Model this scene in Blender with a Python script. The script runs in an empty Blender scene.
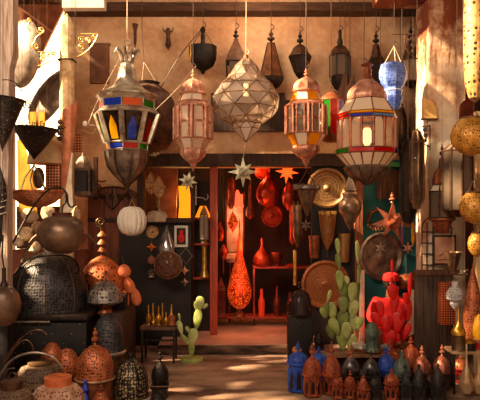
import bpy, bmesh, math, random
from mathutils import Vector, Matrix
random.seed(7)
PI = math.pi
F = 600.0; HY = 215.0; CH = 1.7
col = bpy.context.scene.collection
sc = bpy.context.scene

def W(px, py, Y):
    return Vector(((px-240)*Y/F, Y, CH-(py-HY)*Y/F))
def h(s, k=1.0):
    s = s.lstrip('#'); o = []
    for i in (0, 2, 4):
        c = int(s[i:i+2], 16)/255
        o.append((c/12.92 if c <= .04045 else ((c+.055)/1.055)**2.4)*k)
    return (*o, 1)

# ---------------------------------------------------------------- materials
MATS = {}
def nt(name):
    m = bpy.data.materials.new(name); m.use_nodes = True
    t = m.node_tree; return m, t, t.nodes, t.links, t.nodes['Principled BSDF']
def mat(name, c1, c2=None, rough=.6, metal=0.0, scale=8, bump=.2, stretch=(1, 1, 1), trans=0.0, contrast=(.35, .65), spec=.5):
    if name in MATS: return MATS[name]
    m, t, N, L, b = nt(name)
    b.inputs['Roughness'].default_value = rough; b.inputs['Metallic'].default_value = metal
    b.inputs['Specular IOR Level'].default_value = spec
    tc = N.new('ShaderNodeTexCoord'); mp = N.new('ShaderNodeMapping'); mp.inputs['Scale'].default_value = stretch
    nz = N.new('ShaderNodeTexNoise'); nz.inputs['Scale'].default_value = scale; nz.inputs['Detail'].default_value = 6
    nz.inputs['Roughness'].default_value = .6
    L.new(tc.outputs['Object'], mp.inputs[0]); L.new(mp.outputs[0], nz.inputs['Vector'])
    cr = N.new('ShaderNodeValToRGB'); e = cr.color_ramp.elements
    e[0].position, e[1].position = contrast
    e[0].color = h(c1); e[1].color = h(c2 or c1)
    L.new(nz.outputs['Fac'], cr.inputs[0]); L.new(cr.outputs[0], b.inputs['Base Color'])
    if bump:
        bp = N.new('ShaderNodeBump'); bp.inputs['Strength'].default_value = bump; bp.inputs['Distance'].default_value = .02
        L.new(nz.outputs['Fac'], bp.inputs['Height']); L.new(bp.outputs[0], b.inputs['Normal'])
    if trans: b.inputs['Transmission Weight'].default_value = trans
    MATS[name] = m; return m
def pierced(name, c1, c2, hole='#120a06', scale=34, thr=.3, rough=.45, metal=.5, stretch=(1, 1, 1), glow=None):
    """metal sheet punched with rows of small holes (pattern laid out on the sheet itself)"""
    if name in MATS: return MATS[name]
    m, t, N, L, b = nt(name)
    b.inputs['Roughness'].default_value = rough; b.inputs['Metallic'].default_value = metal
    uv = N.new('ShaderNodeUVMap'); mp = N.new('ShaderNodeMapping'); mp.inputs['Scale'].default_value = stretch
    L.new(uv.outputs[0], mp.inputs[0])
    v = N.new('ShaderNodeTexVoronoi'); v.inputs['Scale'].default_value = scale; v.inputs['Randomness'].default_value = .45
    L.new(mp.outputs[0], v.inputs['Vector'])
    lt = N.new('ShaderNodeMath'); lt.operation = 'LESS_THAN'; lt.inputs[1].default_value = thr
    L.new(v.outputs['Distance'], lt.inputs[0])
    nz = N.new('ShaderNodeTexNoise'); nz.inputs['Scale'].default_value = 9; nz.inputs['Detail'].default_value = 5
    tc = N.new('ShaderNodeTexCoord'); L.new(tc.outputs['Object'], nz.inputs['Vector'])
    cr = N.new('ShaderNodeValToRGB'); e = cr.color_ramp.elements; e[0].position, e[1].position = .35, .65
    e[0].color = h(c1); e[1].color = h(c2); L.new(nz.outputs['Fac'], cr.inputs[0])
    mx = N.new('ShaderNodeMix'); mx.data_type = 'RGBA'
    L.new(lt.outputs[0], mx.inputs['Factor']); L.new(cr.outputs[0], mx.inputs['A']); mx.inputs['B'].default_value = h(hole)
    L.new(mx.outputs['Result'], b.inputs['Base Color'])
    bp = N.new('ShaderNodeBump'); bp.inputs['Strength'].default_value = .5; bp.inputs['Distance'].default_value = .01
    L.new(v.outputs['Distance'], bp.inputs['Height']); L.new(bp.outputs[0], b.inputs['Normal'])
    if glow:   # a lamp lit inside, seen through its holes
        b.inputs['Emission Color'].default_value = h(glow[0])
        mm = N.new('ShaderNodeMath'); mm.operation = 'MULTIPLY'; mm.inputs[1].default_value = glow[1]
        L.new(lt.outputs[0], mm.inputs[0]); L.new(mm.outputs[0], b.inputs['Emission Strength'])
    MATS[name] = m; return m
def glass(name, c, clear=.5, rough=.12, vary=.12):
    """thin tinted pane: part see-through, part milky, part shiny"""
    if name in MATS: return MATS[name]
    m, t, N, L, b = nt(name)
    b.inputs['Base Color'].default_value = h(c); b.inputs['Roughness'].default_value = rough
    b.inputs['Specular IOR Level'].default_value = .8
    tl = N.new('ShaderNodeBsdfTranslucent'); tl.inputs[0].default_value = h(c)
    tr = N.new('ShaderNodeBsdfTransparent'); tr.inputs[0].default_value = h(c)
    nz = N.new('ShaderNodeTexNoise'); nz.inputs['Scale'].default_value = 14
    tc = N.new('ShaderNodeTexCoord'); L.new(tc.outputs['Object'], nz.inputs['Vector'])
    bp = N.new('ShaderNodeBump'); bp.inputs['Strength'].default_value = .4; bp.inputs['Distance'].default_value = .02
    L.new(nz.outputs['Fac'], bp.inputs['Height']); L.new(bp.outputs[0], b.inputs['Normal'])
    m1 = N.new('ShaderNodeMixShader'); m1.inputs[0].default_value = .5
    m2 = N.new('ShaderNodeMixShader')
    ge = N.new('ShaderNodeNewGeometry'); n3 = N.new('ShaderNodeTexNoise'); n3.inputs['Scale'].default_value = 3.7; n3.inputs['Detail'].default_value = 0
    L.new(ge.outputs['True Normal'], n3.inputs['Vector'])      # clarity varies by facet direction, imitating their differing reflections
    oi = N.new('ShaderNodeObjectInfo')
    ad = N.new('ShaderNodeMath'); ad.operation = 'ADD'; L.new(n3.outputs['Fac'], ad.inputs[0])
    ml = N.new('ShaderNodeMath'); ml.operation = 'MULTIPLY'; ml.inputs[1].default_value = .3; L.new(oi.outputs['Random'], ml.inputs[0]); L.new(ml.outputs[0], ad.inputs[1])
    mr = N.new('ShaderNodeMapRange'); mr.inputs['From Min'].default_value = .35; mr.inputs['From Max'].default_value = .95
    mr.inputs['To Min'].default_value = max(0, clear-vary); mr.inputs['To Max'].default_value = min(.97, clear+vary)
    L.new(ad.outputs[0], mr.inputs['Value']); L.new(mr.outputs[0], m2.inputs[0])
    L.new(b.outputs[0], m1.inputs[1]); L.new(tl.outputs[0], m1.inputs[2])
    L.new(m1.outputs[0], m2.inputs[1]); L.new(tr.outputs[0], m2.inputs[2])
    L.new(m2.outputs[0], N['Material Output'].inputs['Surface'])
    MATS[name] = m; return m
def emit(name, c, s):
    if name in MATS: return MATS[name]
    m, t, N, L, b = nt(name)
    b.inputs['Base Color'].default_value = h(c); b.inputs['Emission Color'].default_value = h(c)
    b.inputs['Emission Strength'].default_value = s
    MATS[name] = m; return m

def wall_mat():
    m, t, N, L, b = nt('ochre_stucco'); b.inputs['Roughness'].default_value = .9
    tc = N.new('ShaderNodeTexCoord')
    n1 = N.new('ShaderNodeTexNoise'); n1.inputs['Scale'].default_value = 1.1; n1.inputs['Detail'].default_value = 8; n1.inputs['Roughness'].default_value = .62
    n2 = N.new('ShaderNodeTexNoise'); n2.inputs['Scale'].default_value = 14; n2.inputs['Detail'].default_value = 6
    for n in (n1, n2): L.new(tc.outputs['Object'], n.inputs['Vector'])
    cr = N.new('ShaderNodeValToRGB'); e = cr.color_ramp.elements
    e[0].position, e[0].color = .33, h('#a86f48'); e[1].position, e[1].color = .7, h('#e6c29a')
    x = e.new(.5); x.color = h('#cf9d70')
    L.new(n1.outputs['Fac'], cr.inputs[0])
    mx = N.new('ShaderNodeMix'); mx.data_type = 'RGBA'; mx.blend_type = 'OVERLAY'; mx.inputs['Factor'].default_value = .45
    L.new(cr.outputs[0], mx.inputs['A']); L.new(n2.outputs['Color'], mx.inputs['B'])
    hs = N.new('ShaderNodeHueSaturation'); hs.inputs['Saturation'].default_value = .95
    L.new(cr.outputs[0], mx.inputs['A']); n2c = N.new('ShaderNodeRGBToBW'); L.new(n2.outputs['Color'], n2c.inputs[0]); L.new(n2c.outputs[0], mx.inputs['B'])
    L.new(mx.outputs['Result'], hs.inputs['Color']); L.new(hs.outputs[0], b.inputs['Base Color'])
    bp = N.new('ShaderNodeBump'); bp.inputs['Strength'].default_value = .5; bp.inputs['Distance'].default_value = .03
    L.new(n2.outputs['Fac'], bp.inputs['Height']); L.new(bp.outputs[0], b.inputs['Normal'])
    return m
def ground_mat():
    m, t, N, L, b = nt('worn_stone_ground'); b.inputs['Roughness'].default_value = .8
    tc = N.new('ShaderNodeTexCoord'); mp = N.new('ShaderNodeMapping'); mp.inputs['Scale'].default_value = (.6, 1.3, 1)
    L.new(tc.outputs['Object'], mp.inputs[0])
    n1 = N.new('ShaderNodeTexNoise'); n1.inputs['Scale'].default_value = 2.6; n1.inputs['Detail'].default_value = 9; n1.inputs['Roughness'].default_value = .65
    L.new(mp.outputs[0], n1.inputs['Vector'])
    br = N.new('ShaderNodeTexBrick'); br.inputs['Scale'].default_value = 1.3; br.inputs['Mortar Size'].default_value = .012
    br.inputs['Color1'].default_value = (1, 1, 1, 1); br.inputs['Color2'].default_value = (.9, .88, .86, 1); br.inputs['Mortar'].default_value = (.86, .84, .82, 1)
    L.new(tc.outputs['Object'], br.inputs['Vector'])
    cr = N.new('ShaderNodeValToRGB'); e = cr.color_ramp.elements
    e[0].position, e[0].color = .34, h('#54392c'); e[1].position, e[1].color = .66, h('#b8967c')
    L.new(n1.outputs['Fac'], cr.inputs[0])
    mx = N.new('ShaderNodeMix'); mx.data_type = 'RGBA'; mx.blend_type = 'MULTIPLY'; mx.inputs['Factor'].default_value = .7
    L.new(cr.outputs[0], mx.inputs['A']); L.new(br.outputs['Color'], mx.inputs['B']); L.new(mx.outputs['Result'], b.inputs['Base Color'])
    bp = N.new('ShaderNodeBump'); bp.inputs['Strength'].default_value = .6; bp.inputs['Distance'].default_value = .04
    L.new(n1.outputs['Fac'], bp.inputs['Height']); L.new(bp.outputs[0], b.inputs['Normal'])
    return m
def pillar_mat():
    m, t, N, L, b = nt('peeling_plaster'); b.inputs['Roughness'].default_value = .85
    tc = N.new('ShaderNodeTexCoord')
    n1 = N.new('ShaderNodeTexNoise'); n1.inputs['Scale'].default_value = 3.2; n1.inputs['Detail'].default_value = 10; n1.inputs['Roughness'].default_value = .68
    L.new(tc.outputs['Object'], n1.inputs['Vector'])
    sx = N.new('ShaderNodeSeparateXYZ'); L.new(tc.outputs['Object'], sx.inputs[0])
    mr = N.new('ShaderNodeMapRange'); mr.inputs['From Min'].default_value = 2.6; mr.inputs['From Max'].default_value = 4.1
    mr.inputs['To Min'].default_value = -.12; mr.inputs['To Max'].default_value = .2
    L.new(sx.outputs['Z'], mr.inputs['Value'])
    ad = N.new('ShaderNodeMath'); L.new(n1.outputs['Fac'], ad.inputs[0]); L.new(mr.outputs[0], ad.inputs[1])
    cr = N.new('ShaderNodeValToRGB'); e = cr.color_ramp.elements     # rust-brown damp stain runs down from the lintel
    e[0].position, e[0].color = .38, h('#f0dcc2'); e[1].position, e[1].color = .68, h('#84401e')
    x = e.new(.53); x.color = h('#d4ae8e')
    L.new(ad.outputs[0], cr.inputs[0]); L.new(cr.outputs[0], b.inputs['Base Color'])
    bp = N.new('ShaderNodeBump'); bp.inputs['Strength'].default_value = .7; bp.inputs['Distance'].default_value = .03
    L.new(n1.outputs['Fac'], bp.inputs['Height']); L.new(bp.outputs[0], b.inputs['Normal'])
    return m
def lattice_mat(name, c1, c2, scale):
    """copper strips woven on the diagonal"""
    m, t, N, L, b = nt(name); b.inputs['Roughness'].default_value = .5; b.inputs['Metallic'].default_value = .3
    tc = N.new('ShaderNodeTexCoord'); mp = N.new('ShaderNodeMapping'); mp.inputs['Rotation'].default_value = (0, PI/4, 0)
    mp.inputs['Scale'].default_value = (scale, scale, scale)
    L.new(tc.outputs['Object'], mp.inputs[0])
    ck = N.new('ShaderNodeTexChecker'); ck.inputs['Scale'].default_value = 1
    ck.inputs['Color1'].default_value = h(c1); ck.inputs['Color2'].default_value = h(c2)
    L.new(mp.outputs[0], ck.inputs['Vector']); L.new(ck.outputs['Color'], b.inputs['Base Color'])
    MATS[name] = m; return m
def engraved(name, c1, c2, k, metal=.5, rough=.42, ringk=.5):
    """chased metal disc: concentric rings crossed with radial petals"""
    m, t, N, L, b = nt(name); b.inputs['Roughness'].default_value = rough; b.inputs['Metallic'].default_value = metal
    uv = N.new('ShaderNodeUVMap'); sx = N.new('ShaderNodeSeparateXYZ'); L.new(uv.outputs[0], sx.inputs[0])
    def mth(op, a, bb):
        n = N.new('ShaderNodeMath'); n.operation = op
        for i, q in enumerate((a, bb)):
            if q is None: continue
            if isinstance(q, (int, float)): n.inputs[i].default_value = q
            else: L.new(q, n.inputs[i])
        return n.outputs[0]
    rings = mth('SINE', mth('MULTIPLY', sx.outputs['Y'], k), None)
    nz = N.new('ShaderNodeTexNoise'); nz.inputs['Scale'].default_value = 45; tc = N.new('ShaderNodeTexCoord'); L.new(tc.outputs['Object'], nz.inputs['Vector'])
    f = mth('ADD', mth('MULTIPLY', rings, ringk), mth('MULTIPLY', nz.outputs['Fac'], 1.0))
    cr = N.new('ShaderNodeValToRGB'); e = cr.color_ramp.elements; e[0].position, e[1].position = .2, .75
    e[0].color = h(c1); e[1].color = h(c2); L.new(f, cr.inputs[0]); L.new(cr.outputs[0], b.inputs['Base Color'])
    bp = N.new('ShaderNodeBump'); bp.inputs['Strength'].default_value = .6; bp.inputs['Distance'].default_value = .01
    L.new(f, bp.inputs['Height']); L.new(bp.outputs[0], b.inputs['Normal'])
    MATS[name] = m; return m

STUCCO = wall_mat(); GROUND = ground_mat(); PLASTER = pillar_mat()
IRON = mat('iron', '#1c1613', '#3a2c24', .5, .5, 20, .1)
IRONB = mat('iron_brown', '#3a2418', '#6a4630', .5, .5, 20, .15)
WOODD = mat('wood_dark', '#24140d', '#452a1b', .75, 0, 6, .3, (6, 6, .6))
WOODB = mat('wood_brown', '#3c2416', '#74492f', .75, 0, 6, .4, (8, 8, .6))
WOODH = mat('wood_beam', '#2c1a10', '#5c3820', .8, 0, 6, .4, (.6, 6, 8))
WOODP = mat('wood_pale', '#a08070', '#e4ccb8', .8, 0, 5, .5, (9, 9, .7))
BLACK = mat('black_board', '#0f0b0a', '#241a17', .7, 0, 6, .3)
PEWTER = mat('pewter', '#8d7b6e', '#c9b8a8', .4, .55, 12, .15)
PEWD = mat('dark_pewter', '#5a4a40', '#94806f', .4, .5, 12, .2)
COPPER = mat('copper', '#8a4324', '#cf7c50', .42, .45, 14, .15)
COPD = mat('old_copper', '#5e2c18', '#a05a38', .45, .5, 12, .2)
COPR = mat('pinkish_copper', '#a8654c', '#e0a78c', .45, .35, 14, .15)
BRASS = mat('brass', '#8a6428', '#d8a850', .35, .6, 14, .1)
GOLD = mat('gold', '#a87420', '#f0b850', .3, .7, 14, .1)
BRONZE = mat('bronze', '#4c3524', '#8c6a4a', .4, .55, 9, .2)
STRING = mat('string', '#3a281c', '#5c4434', .8, 0, 20, 0)
STRINGL = mat('pale_string', '#c8a888', '#f0d8b8', .7, 0, 20, 0)
P_GREY = pierced('pierced_grey', '#2e2a2c', '#524e50', '#080606', 34, .33, .5, .4)
P_GREY2 = pierced('pierced_steel', '#6a625e', '#a39890', '#140e0b', 24, .32, .45, .4)
P_IRON = pierced('pierced_iron', '#191412', '#39302b', '#d0b8a0', 30, .13, .5, .4)
P_BLACK = pierced('pierced_black', '#191412', '#332a26', '#050404', 36, .28, .5, .5)
P_COP = pierced('pierced_copper', '#a0502c', '#d4794c', '#1e0b05', 36, .3, .45, .35)
P_COP2 = pierced('pierced_copper_big', '#c0582a', '#e88850', '#2a0e06', 22, .3, .5, .3)
P_COPR = pierced('pierced_red_copper', '#8c3a20', '#cc6a42', '#1c0804', 60, .3, .42, .4)
P_BLUE = pierced('pierced_blue', '#1f3f9a', '#3b66d0', '#0a1436', 50, .28, .5, .15)
P_BRASS = pierced('pierced_brass', '#b07424', '#f0b050', '#2c1606', 34, .26, .42, .25)
P_ORANGE = pierced('pierced_orange_bowl', '#b0613c', '#dc9468', '#3a150a', 40, .3, .5, .2)
P_GLOWR = pierced('glowing_red_copper', '#8c1f08', '#e0501c', '#ff5a18', 42, .3, .45, .3, (1, 1, 1), ('#ff5a18', 1.6))
P_GREEN = pierced('pierced_green_grey', '#4c5a4e', '#7d8c7c', '#0d0f0c', 48, .3, .5, .3)
P_FAB = pierced('henna_skin', '#a0684c', '#dcb498', '#6c3018', 30, .32, .7, 0)
P_FABD = pierced('henna_skin_dark', '#4c3628', '#80664e', '#3a2014', 30, .32, .7, 0)
CLEAR = glass('clear_glass', '#fff2e0', .5, .05, .42)
CLEAR2 = glass('clear_glass_dim', '#c0ac98', .55, .05, .4)
MILK = glass('milky_glass', '#fff4e0', .15, .25, .15)
GBLUE = glass('blue_glass', '#2c4fd8', .15, .2); GRED = glass('red_glass', '#e01810', .15, .2)
GYEL = glass('yellow_glass', '#ffb808', .15, .2); GGRN = glass('green_glass', '#2f9a20', .15, .2)
GORG = glass('orange_glass', '#f06a18', .15, .2); GCYAN = glass('pale_blue_glass', '#8fc0f0', .15, .2)
GDARK = glass('smoky_glass', '#6a5040', .5, .06, .35)
GREENC = mat('painted_green', '#7c8a3c', '#b0b868', .5, .1, 10, .1)
GREENP = mat('painted_green_pale', '#98a050', '#cccc88', .5, .1, 10, .1)
REDP = mat('painted_red', '#c00c0a', '#f01c16', .4, .05, 10, .05)
REDF = mat('red_cloth', '#b80c0c', '#e01814', .8, 0, 14, .4)
TEAL = mat('teal_paint', '#0c5254', '#1c7474', .7, 0, 3, .2)
ORANGE = mat('orange_leather', '#c0552c', '#e88450', .6, 0, 8, .3)
CREAM = mat('cream_fabric', '#d8cab8', '#f0e6d8', .8, 0, 6, .0)
BLUEF = mat('blue_glaze', '#2f4fa8', '#7a9ae8', .5, 0, 40, .2)
BLUEP = mat('blue_paint', '#1c3c9c', '#3c6cd8', .5, .1, 20, .2)
WHITEC = mat('white_ceramic', '#9c9ca0', '#e8e4e0', .5, 0, 36, .2)
PARCH = mat('parchment', '#c8a070', '#f0d0a0', .8, 0, 6, .1)
YELLOW = mat('yellow_cloth', '#d89018', '#f8c840', .7, 0, 4, .2)
SKIN = mat('skin', '#6e3e28', '#8a5438', .6, 0, 10, 0)
LATT = lattice_mat('copper_lattice', '#c8683c', '#5a2010', 55)
LATT2 = lattice_mat('copper_lattice_small', '#d88a5c', '#5a2010', 45)
TRAYM = engraved('engraved_copper_tray', '#7a4020', '#c07844', 190, ringk=.1)
TRAYB = engraved('engraved_brass_tray', '#6a4a2c', '#c09460', 150, ringk=.12)
PLATEM = mat('mottled_plate', '#4c382c', '#a08874', .42, .45, 7, .3)

# ---------------------------------------------------------------- mesh helpers
def tube_bm(bm, pts, r, n=6, taper=None, close=False):
    pts = [Vector(p) for p in pts]; rings = []
    up = Vector((0, 0, 1)); k = len(pts)
    for i, p in enumerate(pts):
        if close: d = pts[(i+1) % k]-pts[i-1]
        else: d = pts[min(i+1, k-1)]-pts[max(i-1, 0)]
        if d.length < 1e-9: d = Vector((0, 0, 1))
        d.normalize(); a = d.cross(up)
        if a.length < .05: a = d.cross(Vector((0, 1, 0)))
        a.normalize(); b = d.cross(a)
        if rings and a.dot(la) < 0 : a, b = -a, -b
        la = a
        rr = r if taper is None else r*(1+(taper-1)*i/max(1, k-1))
        rings.append([bm.verts.new(p+(a*math.cos(2*PI*j/n)+b*math.sin(2*PI*j/n))*rr) for j in range(n)])
    rng = range(k if close else k-1)
    for i in rng:
        A, B = rings[i], rings[(i+1) % k]
        for j in range(n):
            try: bm.faces.new((A[j], A[(j+1) % n], B[(j+1) % n], B[j]))
            except ValueError: pass
    if not close:
        for R in (rings[0][::-1], rings[-1]):
            try: bm.faces.new(R)
            except ValueError: pass
def smooth_path(p, n=5):
    if len(p) < 4 or len(p) > 12: return p
    P = [Vector((q[0], q[1], q[2] if len(q) > 2 else 0)) for q in p]; o = []
    for i in range(len(P)-1):
        a, b, c, d = P[max(i-1, 0)], P[i], P[i+1], P[min(i+2, len(P)-1)]
        for k in range(n):
            t = k/n; o.append(tuple(.5*((2*b)+(c-a)*t+(2*a-5*b+4*c-d)*t*t+(3*b-a-3*c+d)*t**3)))
    return o+[tuple(P[-1])]
def box_bm(bm, x0, x1, y0, y1, z0, z1, bev=0):
    v = [bm.verts.new((x, y, z)) for x in (x0, x1) for y in (y0, y1) for z in (z0, z1)]
    fs = [bm.faces.new([v[i] for i in q]) for q in ((0, 1, 3, 2), (4, 6, 7, 5), (0, 4, 5, 1), (2, 3, 7, 6), (0, 2, 6, 4), (1, 5, 7, 3))]
    if bev:
        es = list({e for f in fs for e in f.edges})
        bmesh.ops.bevel(bm, geom=es, offset=bev, segments=2, affect='EDGES', profile=.5)
def lathe_bm(bm, prof, segs=24, phase=0.0, cx=0, cy=0, flute=0, nfl=0, sy=1.0, cap=True):
    """prof: (radius, z). UVs in metres: u round the widest girth, v along the profile"""
    uvl = bm.loops.layers.uv.verify()
    rm = max(p[0] for p in prof); rings = []; v = 0; vs = []
    for i, (r, z) in enumerate(prof):
        if i: v += math.hypot(r-prof[i-1][0], z-prof[i-1][1])
        vs.append(v)
        if r < 1e-5: rings.append([bm.verts.new((cx, cy, z))]); continue
        ring = []
        for j in range(segs):
            a = phase+2*PI*j/segs
            rr = r*(1-flute*(1-abs(math.cos(nfl*a/2)))) if flute else r
            ring.append(bm.verts.new((cx+rr*math.sin(a), cy-rr*math.cos(a)*sy, z)))
        rings.append(ring)
    for i in range(len(rings)-1):
        A, B = rings[i], rings[i+1]
        for j in range(segs):
            k = (j+1) % segs
            u0, u1 = 2*PI*rm*j/segs, 2*PI*rm*(j+1)/segs
            if len(A) == 1 and len(B) == 1: break
            if len(A) == 1: q = (A[0], B[k], B[j]); uv = ((u0, vs[i]), (u1, vs[i+1]), (u0, vs[i+1]))
            elif len(B) == 1: q = (A[j], A[k], B[0]); uv = ((u0, vs[i]), (u1, vs[i]), (u0, vs[i+1]))
            else: q = (A[j], A[k], B[k], B[j]); uv = ((u0, vs[i]), (u1, vs[i]), (u1, vs[i+1]), (u0, vs[i+1]))
            f = bm.faces.new(q)
            for l, w in zip(f.loops, uv): l[uvl].uv = w
    if cap:
        for R in (rings[0], rings[-1]):
            if len(R) > 2: bm.faces.new(R)
def sph_prof(r, cz, n=10, a0=0, a1=PI, sz=1.0):
    return [(max(0, r*math.sin(a0+(a1-a0)*i/n)), cz+r*sz*math.cos(a0+(a1-a0)*i/n)) for i in range(n+1)]
def finish(bm, name, m, parent=None, loc=None, ang=35):
    bmesh.ops.recalc_face_normals(bm, faces=bm.faces)
    me = bpy.data.meshes.new(name); bm.to_mesh(me); bm.free()
    me.materials.append(m)
    me.shade_smooth(); me.set_sharp_from_angle(angle=math.radians(ang))
    o = bpy.data.objects.new(name, me); col.objects.link(o)
    if parent: o.parent = parent
    if loc is not None: o.location = loc
    return o
def struct(name, bm, m):
    o = finish(bm, name, m); o['kind'] = 'structure'; return o

class Thing:
    """a thing laid out in the photograph's pixels at its own depth Y: x right, y down, d away, all scaled to metres"""
    def __init__(s, name, label, cat, px, py, Y, group=None, rz=0):
        s.n, s.label, s.cat, s.px, s.py, s.Y, s.g, s.rz = name, label, cat, px, py, Y, group, rz
        s.S = Y/F; s.parts = []
    def v(s, x, y, d=0): return Vector(((x-s.px)*s.S, d*s.S, (s.py-y)*s.S))
    def add(s, part, bm, m, sub=None, label=None, ang=35): s.parts.append((part, bm, m, sub, label, ang)); return len(s.parts)-1
    def lathe(s, part, m, prof, segs=24, phase=0, sub=None, cx=None, d=0, flute=0, nfl=0, label=None, sy=1.0, cap=True):
        bm = bmesh.new(); cx = s.px if cx is None else cx
        lathe_bm(bm, [(r*s.S, (s.py-y)*s.S) for r, y in prof], segs, phase, (cx-s.px)*s.S, d*s.S, flute, nfl, sy, cap)
        return s.add(part, bm, m, sub, label)
    def tube(s, part, m, paths, r, n=6, sub=None, label=None, taper=None, close=False):
        bm = bmesh.new()
        if not isinstance(paths[0][0], (tuple, list, Vector)): paths = [paths]
        if part in ('arm', 'curled_handle', 'big_curl', 'upper_curl', 'middle_curl', 'hanger', 'rod', 'hook', 'crown_leaf', 'side_handle'): paths = [smooth_path(p) for p in paths]
        for p in paths: tube_bm(bm, [s.v(*q) for q in p], r*s.S, n, taper, close)
        return s.add(part, bm, m, sub, label)
    def box(s, part, m, x0, y0, x1, y1, d0, d1, bev=.4, sub=None, label=None):
        bm = bmesh.new(); a = s.v(x0, y1, d0); b = s.v(x1, y0, d1)
        box_bm(bm, a.x, b.x, a.y, b.y, a.z, b.z, bev*s.S)
        return s.add(part, bm, m, sub, label)
    def disc(s, part, m, cx, cy, r, th=1.5, d=0, dish=.12, tilt=(0, 0), sub=None, segs=40, label=None, boss=0):
        """a round dish facing the alley"""
        bm = bmesh.new(); R = r*s.S; t = th*s.S
        pr = [(0, t*.3+R*boss), (R*.12, t*.3+R*boss*.6), (R*.2, 0), (R*.45, 0), (R*.78, 0), (R*.84, R*dish*.5), (R*.9, R*dish), (R*.97, R*dish), (R, R*dish*.8), (R*.97, R*dish-t), (R*.8, -t), (0, -t)]
        lathe_bm(bm, pr, segs)
        M = Matrix.Translation(s.v(cx, cy, d)) @ Matrix.Rotation(tilt[0], 4, 'Z') @ Matrix.Rotation(PI/2+tilt[1], 4, 'X')
        bmesh.ops.transform(bm, matrix=M, verts=bm.verts)
        return s.add(part, bm, m, sub, label)
    def ellip(s, part, m, cx, cy, rx, ry, rd, d=0, rot=0, egg=0, sub=None, label=None, n=16):
        bm = bmesh.new(); bmesh.ops.create_uvsphere(bm, u_segments=n, v_segments=n//2+2, radius=1)
        for v in bm.verts:
            k = 1+egg*v.co.z
            v.co = Vector((v.co.x*rx*k, v.co.y*rd*k, v.co.z*ry))*s.S
        bmesh.ops.transform(bm, matrix=Matrix.Translation(s.v(cx, cy, d)) @ Matrix.Rotation(rot, 4, 'Y'), verts=bm.verts)
        return s.add(part, bm, m, sub, label)
    def panes(s, part, mats, prof, segs, phase, inset=.12, label=None, sub=None, cx=None, arch=False, split=False):
        """one pane per facet between two rings"""
        (r0, y0), (r1, y1) = prof; cx = s.px if cx is None else cx
        for j in range(segs):
            a = phase+2*PI*j/segs; b = phase+2*PI*(j+1)/segs
            P = [Vector(((cx-s.px+r*math.sin(q))*s.S, -r*math.cos(q)*s.S, (s.py-y)*s.S)) for (r, y), q in (((r0, y0), a), ((r0, y0), b), ((r1, y1), b), ((r1, y1), a))]
            c = sum(P, Vector())/4
            e = [c+(p-c)*1.0 for p in P]
            e = [e[0].lerp(e[1], inset), e[1].lerp(e[0], inset), e[2].lerp(e[3], inset), e[3].lerp(e[2], inset)]
            if arch:
                tp = (e[0]+e[1])/2
                e = [tp, e[1].lerp(tp, .45), e[1].lerp(e[2], .16), e[2], e[3], e[0].lerp(e[3], .16), e[0].lerp(tp, .45)]
            nrm = (P[1]-P[0]).cross(P[3]-P[0]).normalized(); t = .25*s.S
            bm = bmesh.new()
            A = [bm.verts.new(p+nrm*t) for p in e]; B = [bm.verts.new(p-nrm*t) for p in e]
            bm.faces.new(A); bm.faces.new(B[::-1]); k = len(A)
            for i in range(k): bm.faces.new((A[i], B[i], B[(i+1) % k], A[(i+1) % k]))
            s.add(part, bm, mats[j % len(mats)], sub, label)
    def cage(s, part, m, rings, segs, phase, r, sub=None, cx=None, verts=True, rows=True, wide=None):
        bm = bmesh.new(); cx = s.px if cx is None else cx
        def pt(i, j):
            R, y = rings[i]; a = phase+2*PI*j/segs
            return Vector(((cx-s.px+R*math.sin(a))*s.S, -R*math.cos(a)*s.S, (s.py-y)*s.S))
        for j in range(segs):
            if verts: tube_bm(bm, [pt(i, j) for i in range(len(rings))], (wide or r)*s.S, 5)
        if rows:
            for i in range(len(rings)): tube_bm(bm, [pt(i, j) for j in range(segs)], r*s.S, 5, close=True)
        return s.add(part, bm, m, sub)
    def facets(s, part, m, rings, segs, sub=None, frame=None, fr=.35, fname='frame', cx=None, d=0):
        """glass shell of triangles between rings turned half a step against each other; rings (r, y)"""
        cx = s.px if cx is None else cx; P = []
        for i, (R, y) in enumerate(rings):
            if R < .01: P.append([Vector(((cx-s.px)*s.S, d*s.S, (s.py-y)*s.S))]); continue
            P.append([Vector(((cx-s.px+R*math.sin(a))*s.S, (d-R*math.cos(a))*s.S, (s.py-y)*s.S)) for a in [(j+.5*(i % 2))*2*PI/segs for j in range(segs)]])
        bm = bmesh.new(); E = set(); V = [[bm.verts.new(p) for p in R] for R in P]
        def face(*ix):
            bm.faces.new([V[i][j] for i, j in ix])
            for a in range(len(ix)): E.add(tuple(sorted((ix[a], ix[(a+1) % len(ix)]))))
        for i in range(len(P)-1):
            for j in range(segs):
                k = (j+1) % segs; A, B = P[i], P[i+1]
                if len(A) == 1 and len(B) == 1: continue
                if len(A) == 1: face((i, 0), (i+1, j), (i+1, k))
                elif len(B) == 1: face((i, j), (i, k), (i+1, 0))
                elif i % 2 == 0: face((i, j), (i, k), (i+1, j)); face((i, k), (i+1, k), (i+1, j))
                else: face((i, j), (i, k), (i+1, k)); face((i, j), (i+1, k), (i+1, j))
        q = s.add(part, bm, m, sub, None, 1)
        if frame:
            b2 = bmesh.new()
            for a, b in E: tube_bm(b2, [P[a[0]][a[1]], P[b[0]][b[1]]], fr*s.S, 4)
            s.add(fname, b2, frame, sub)
        return q
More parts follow.
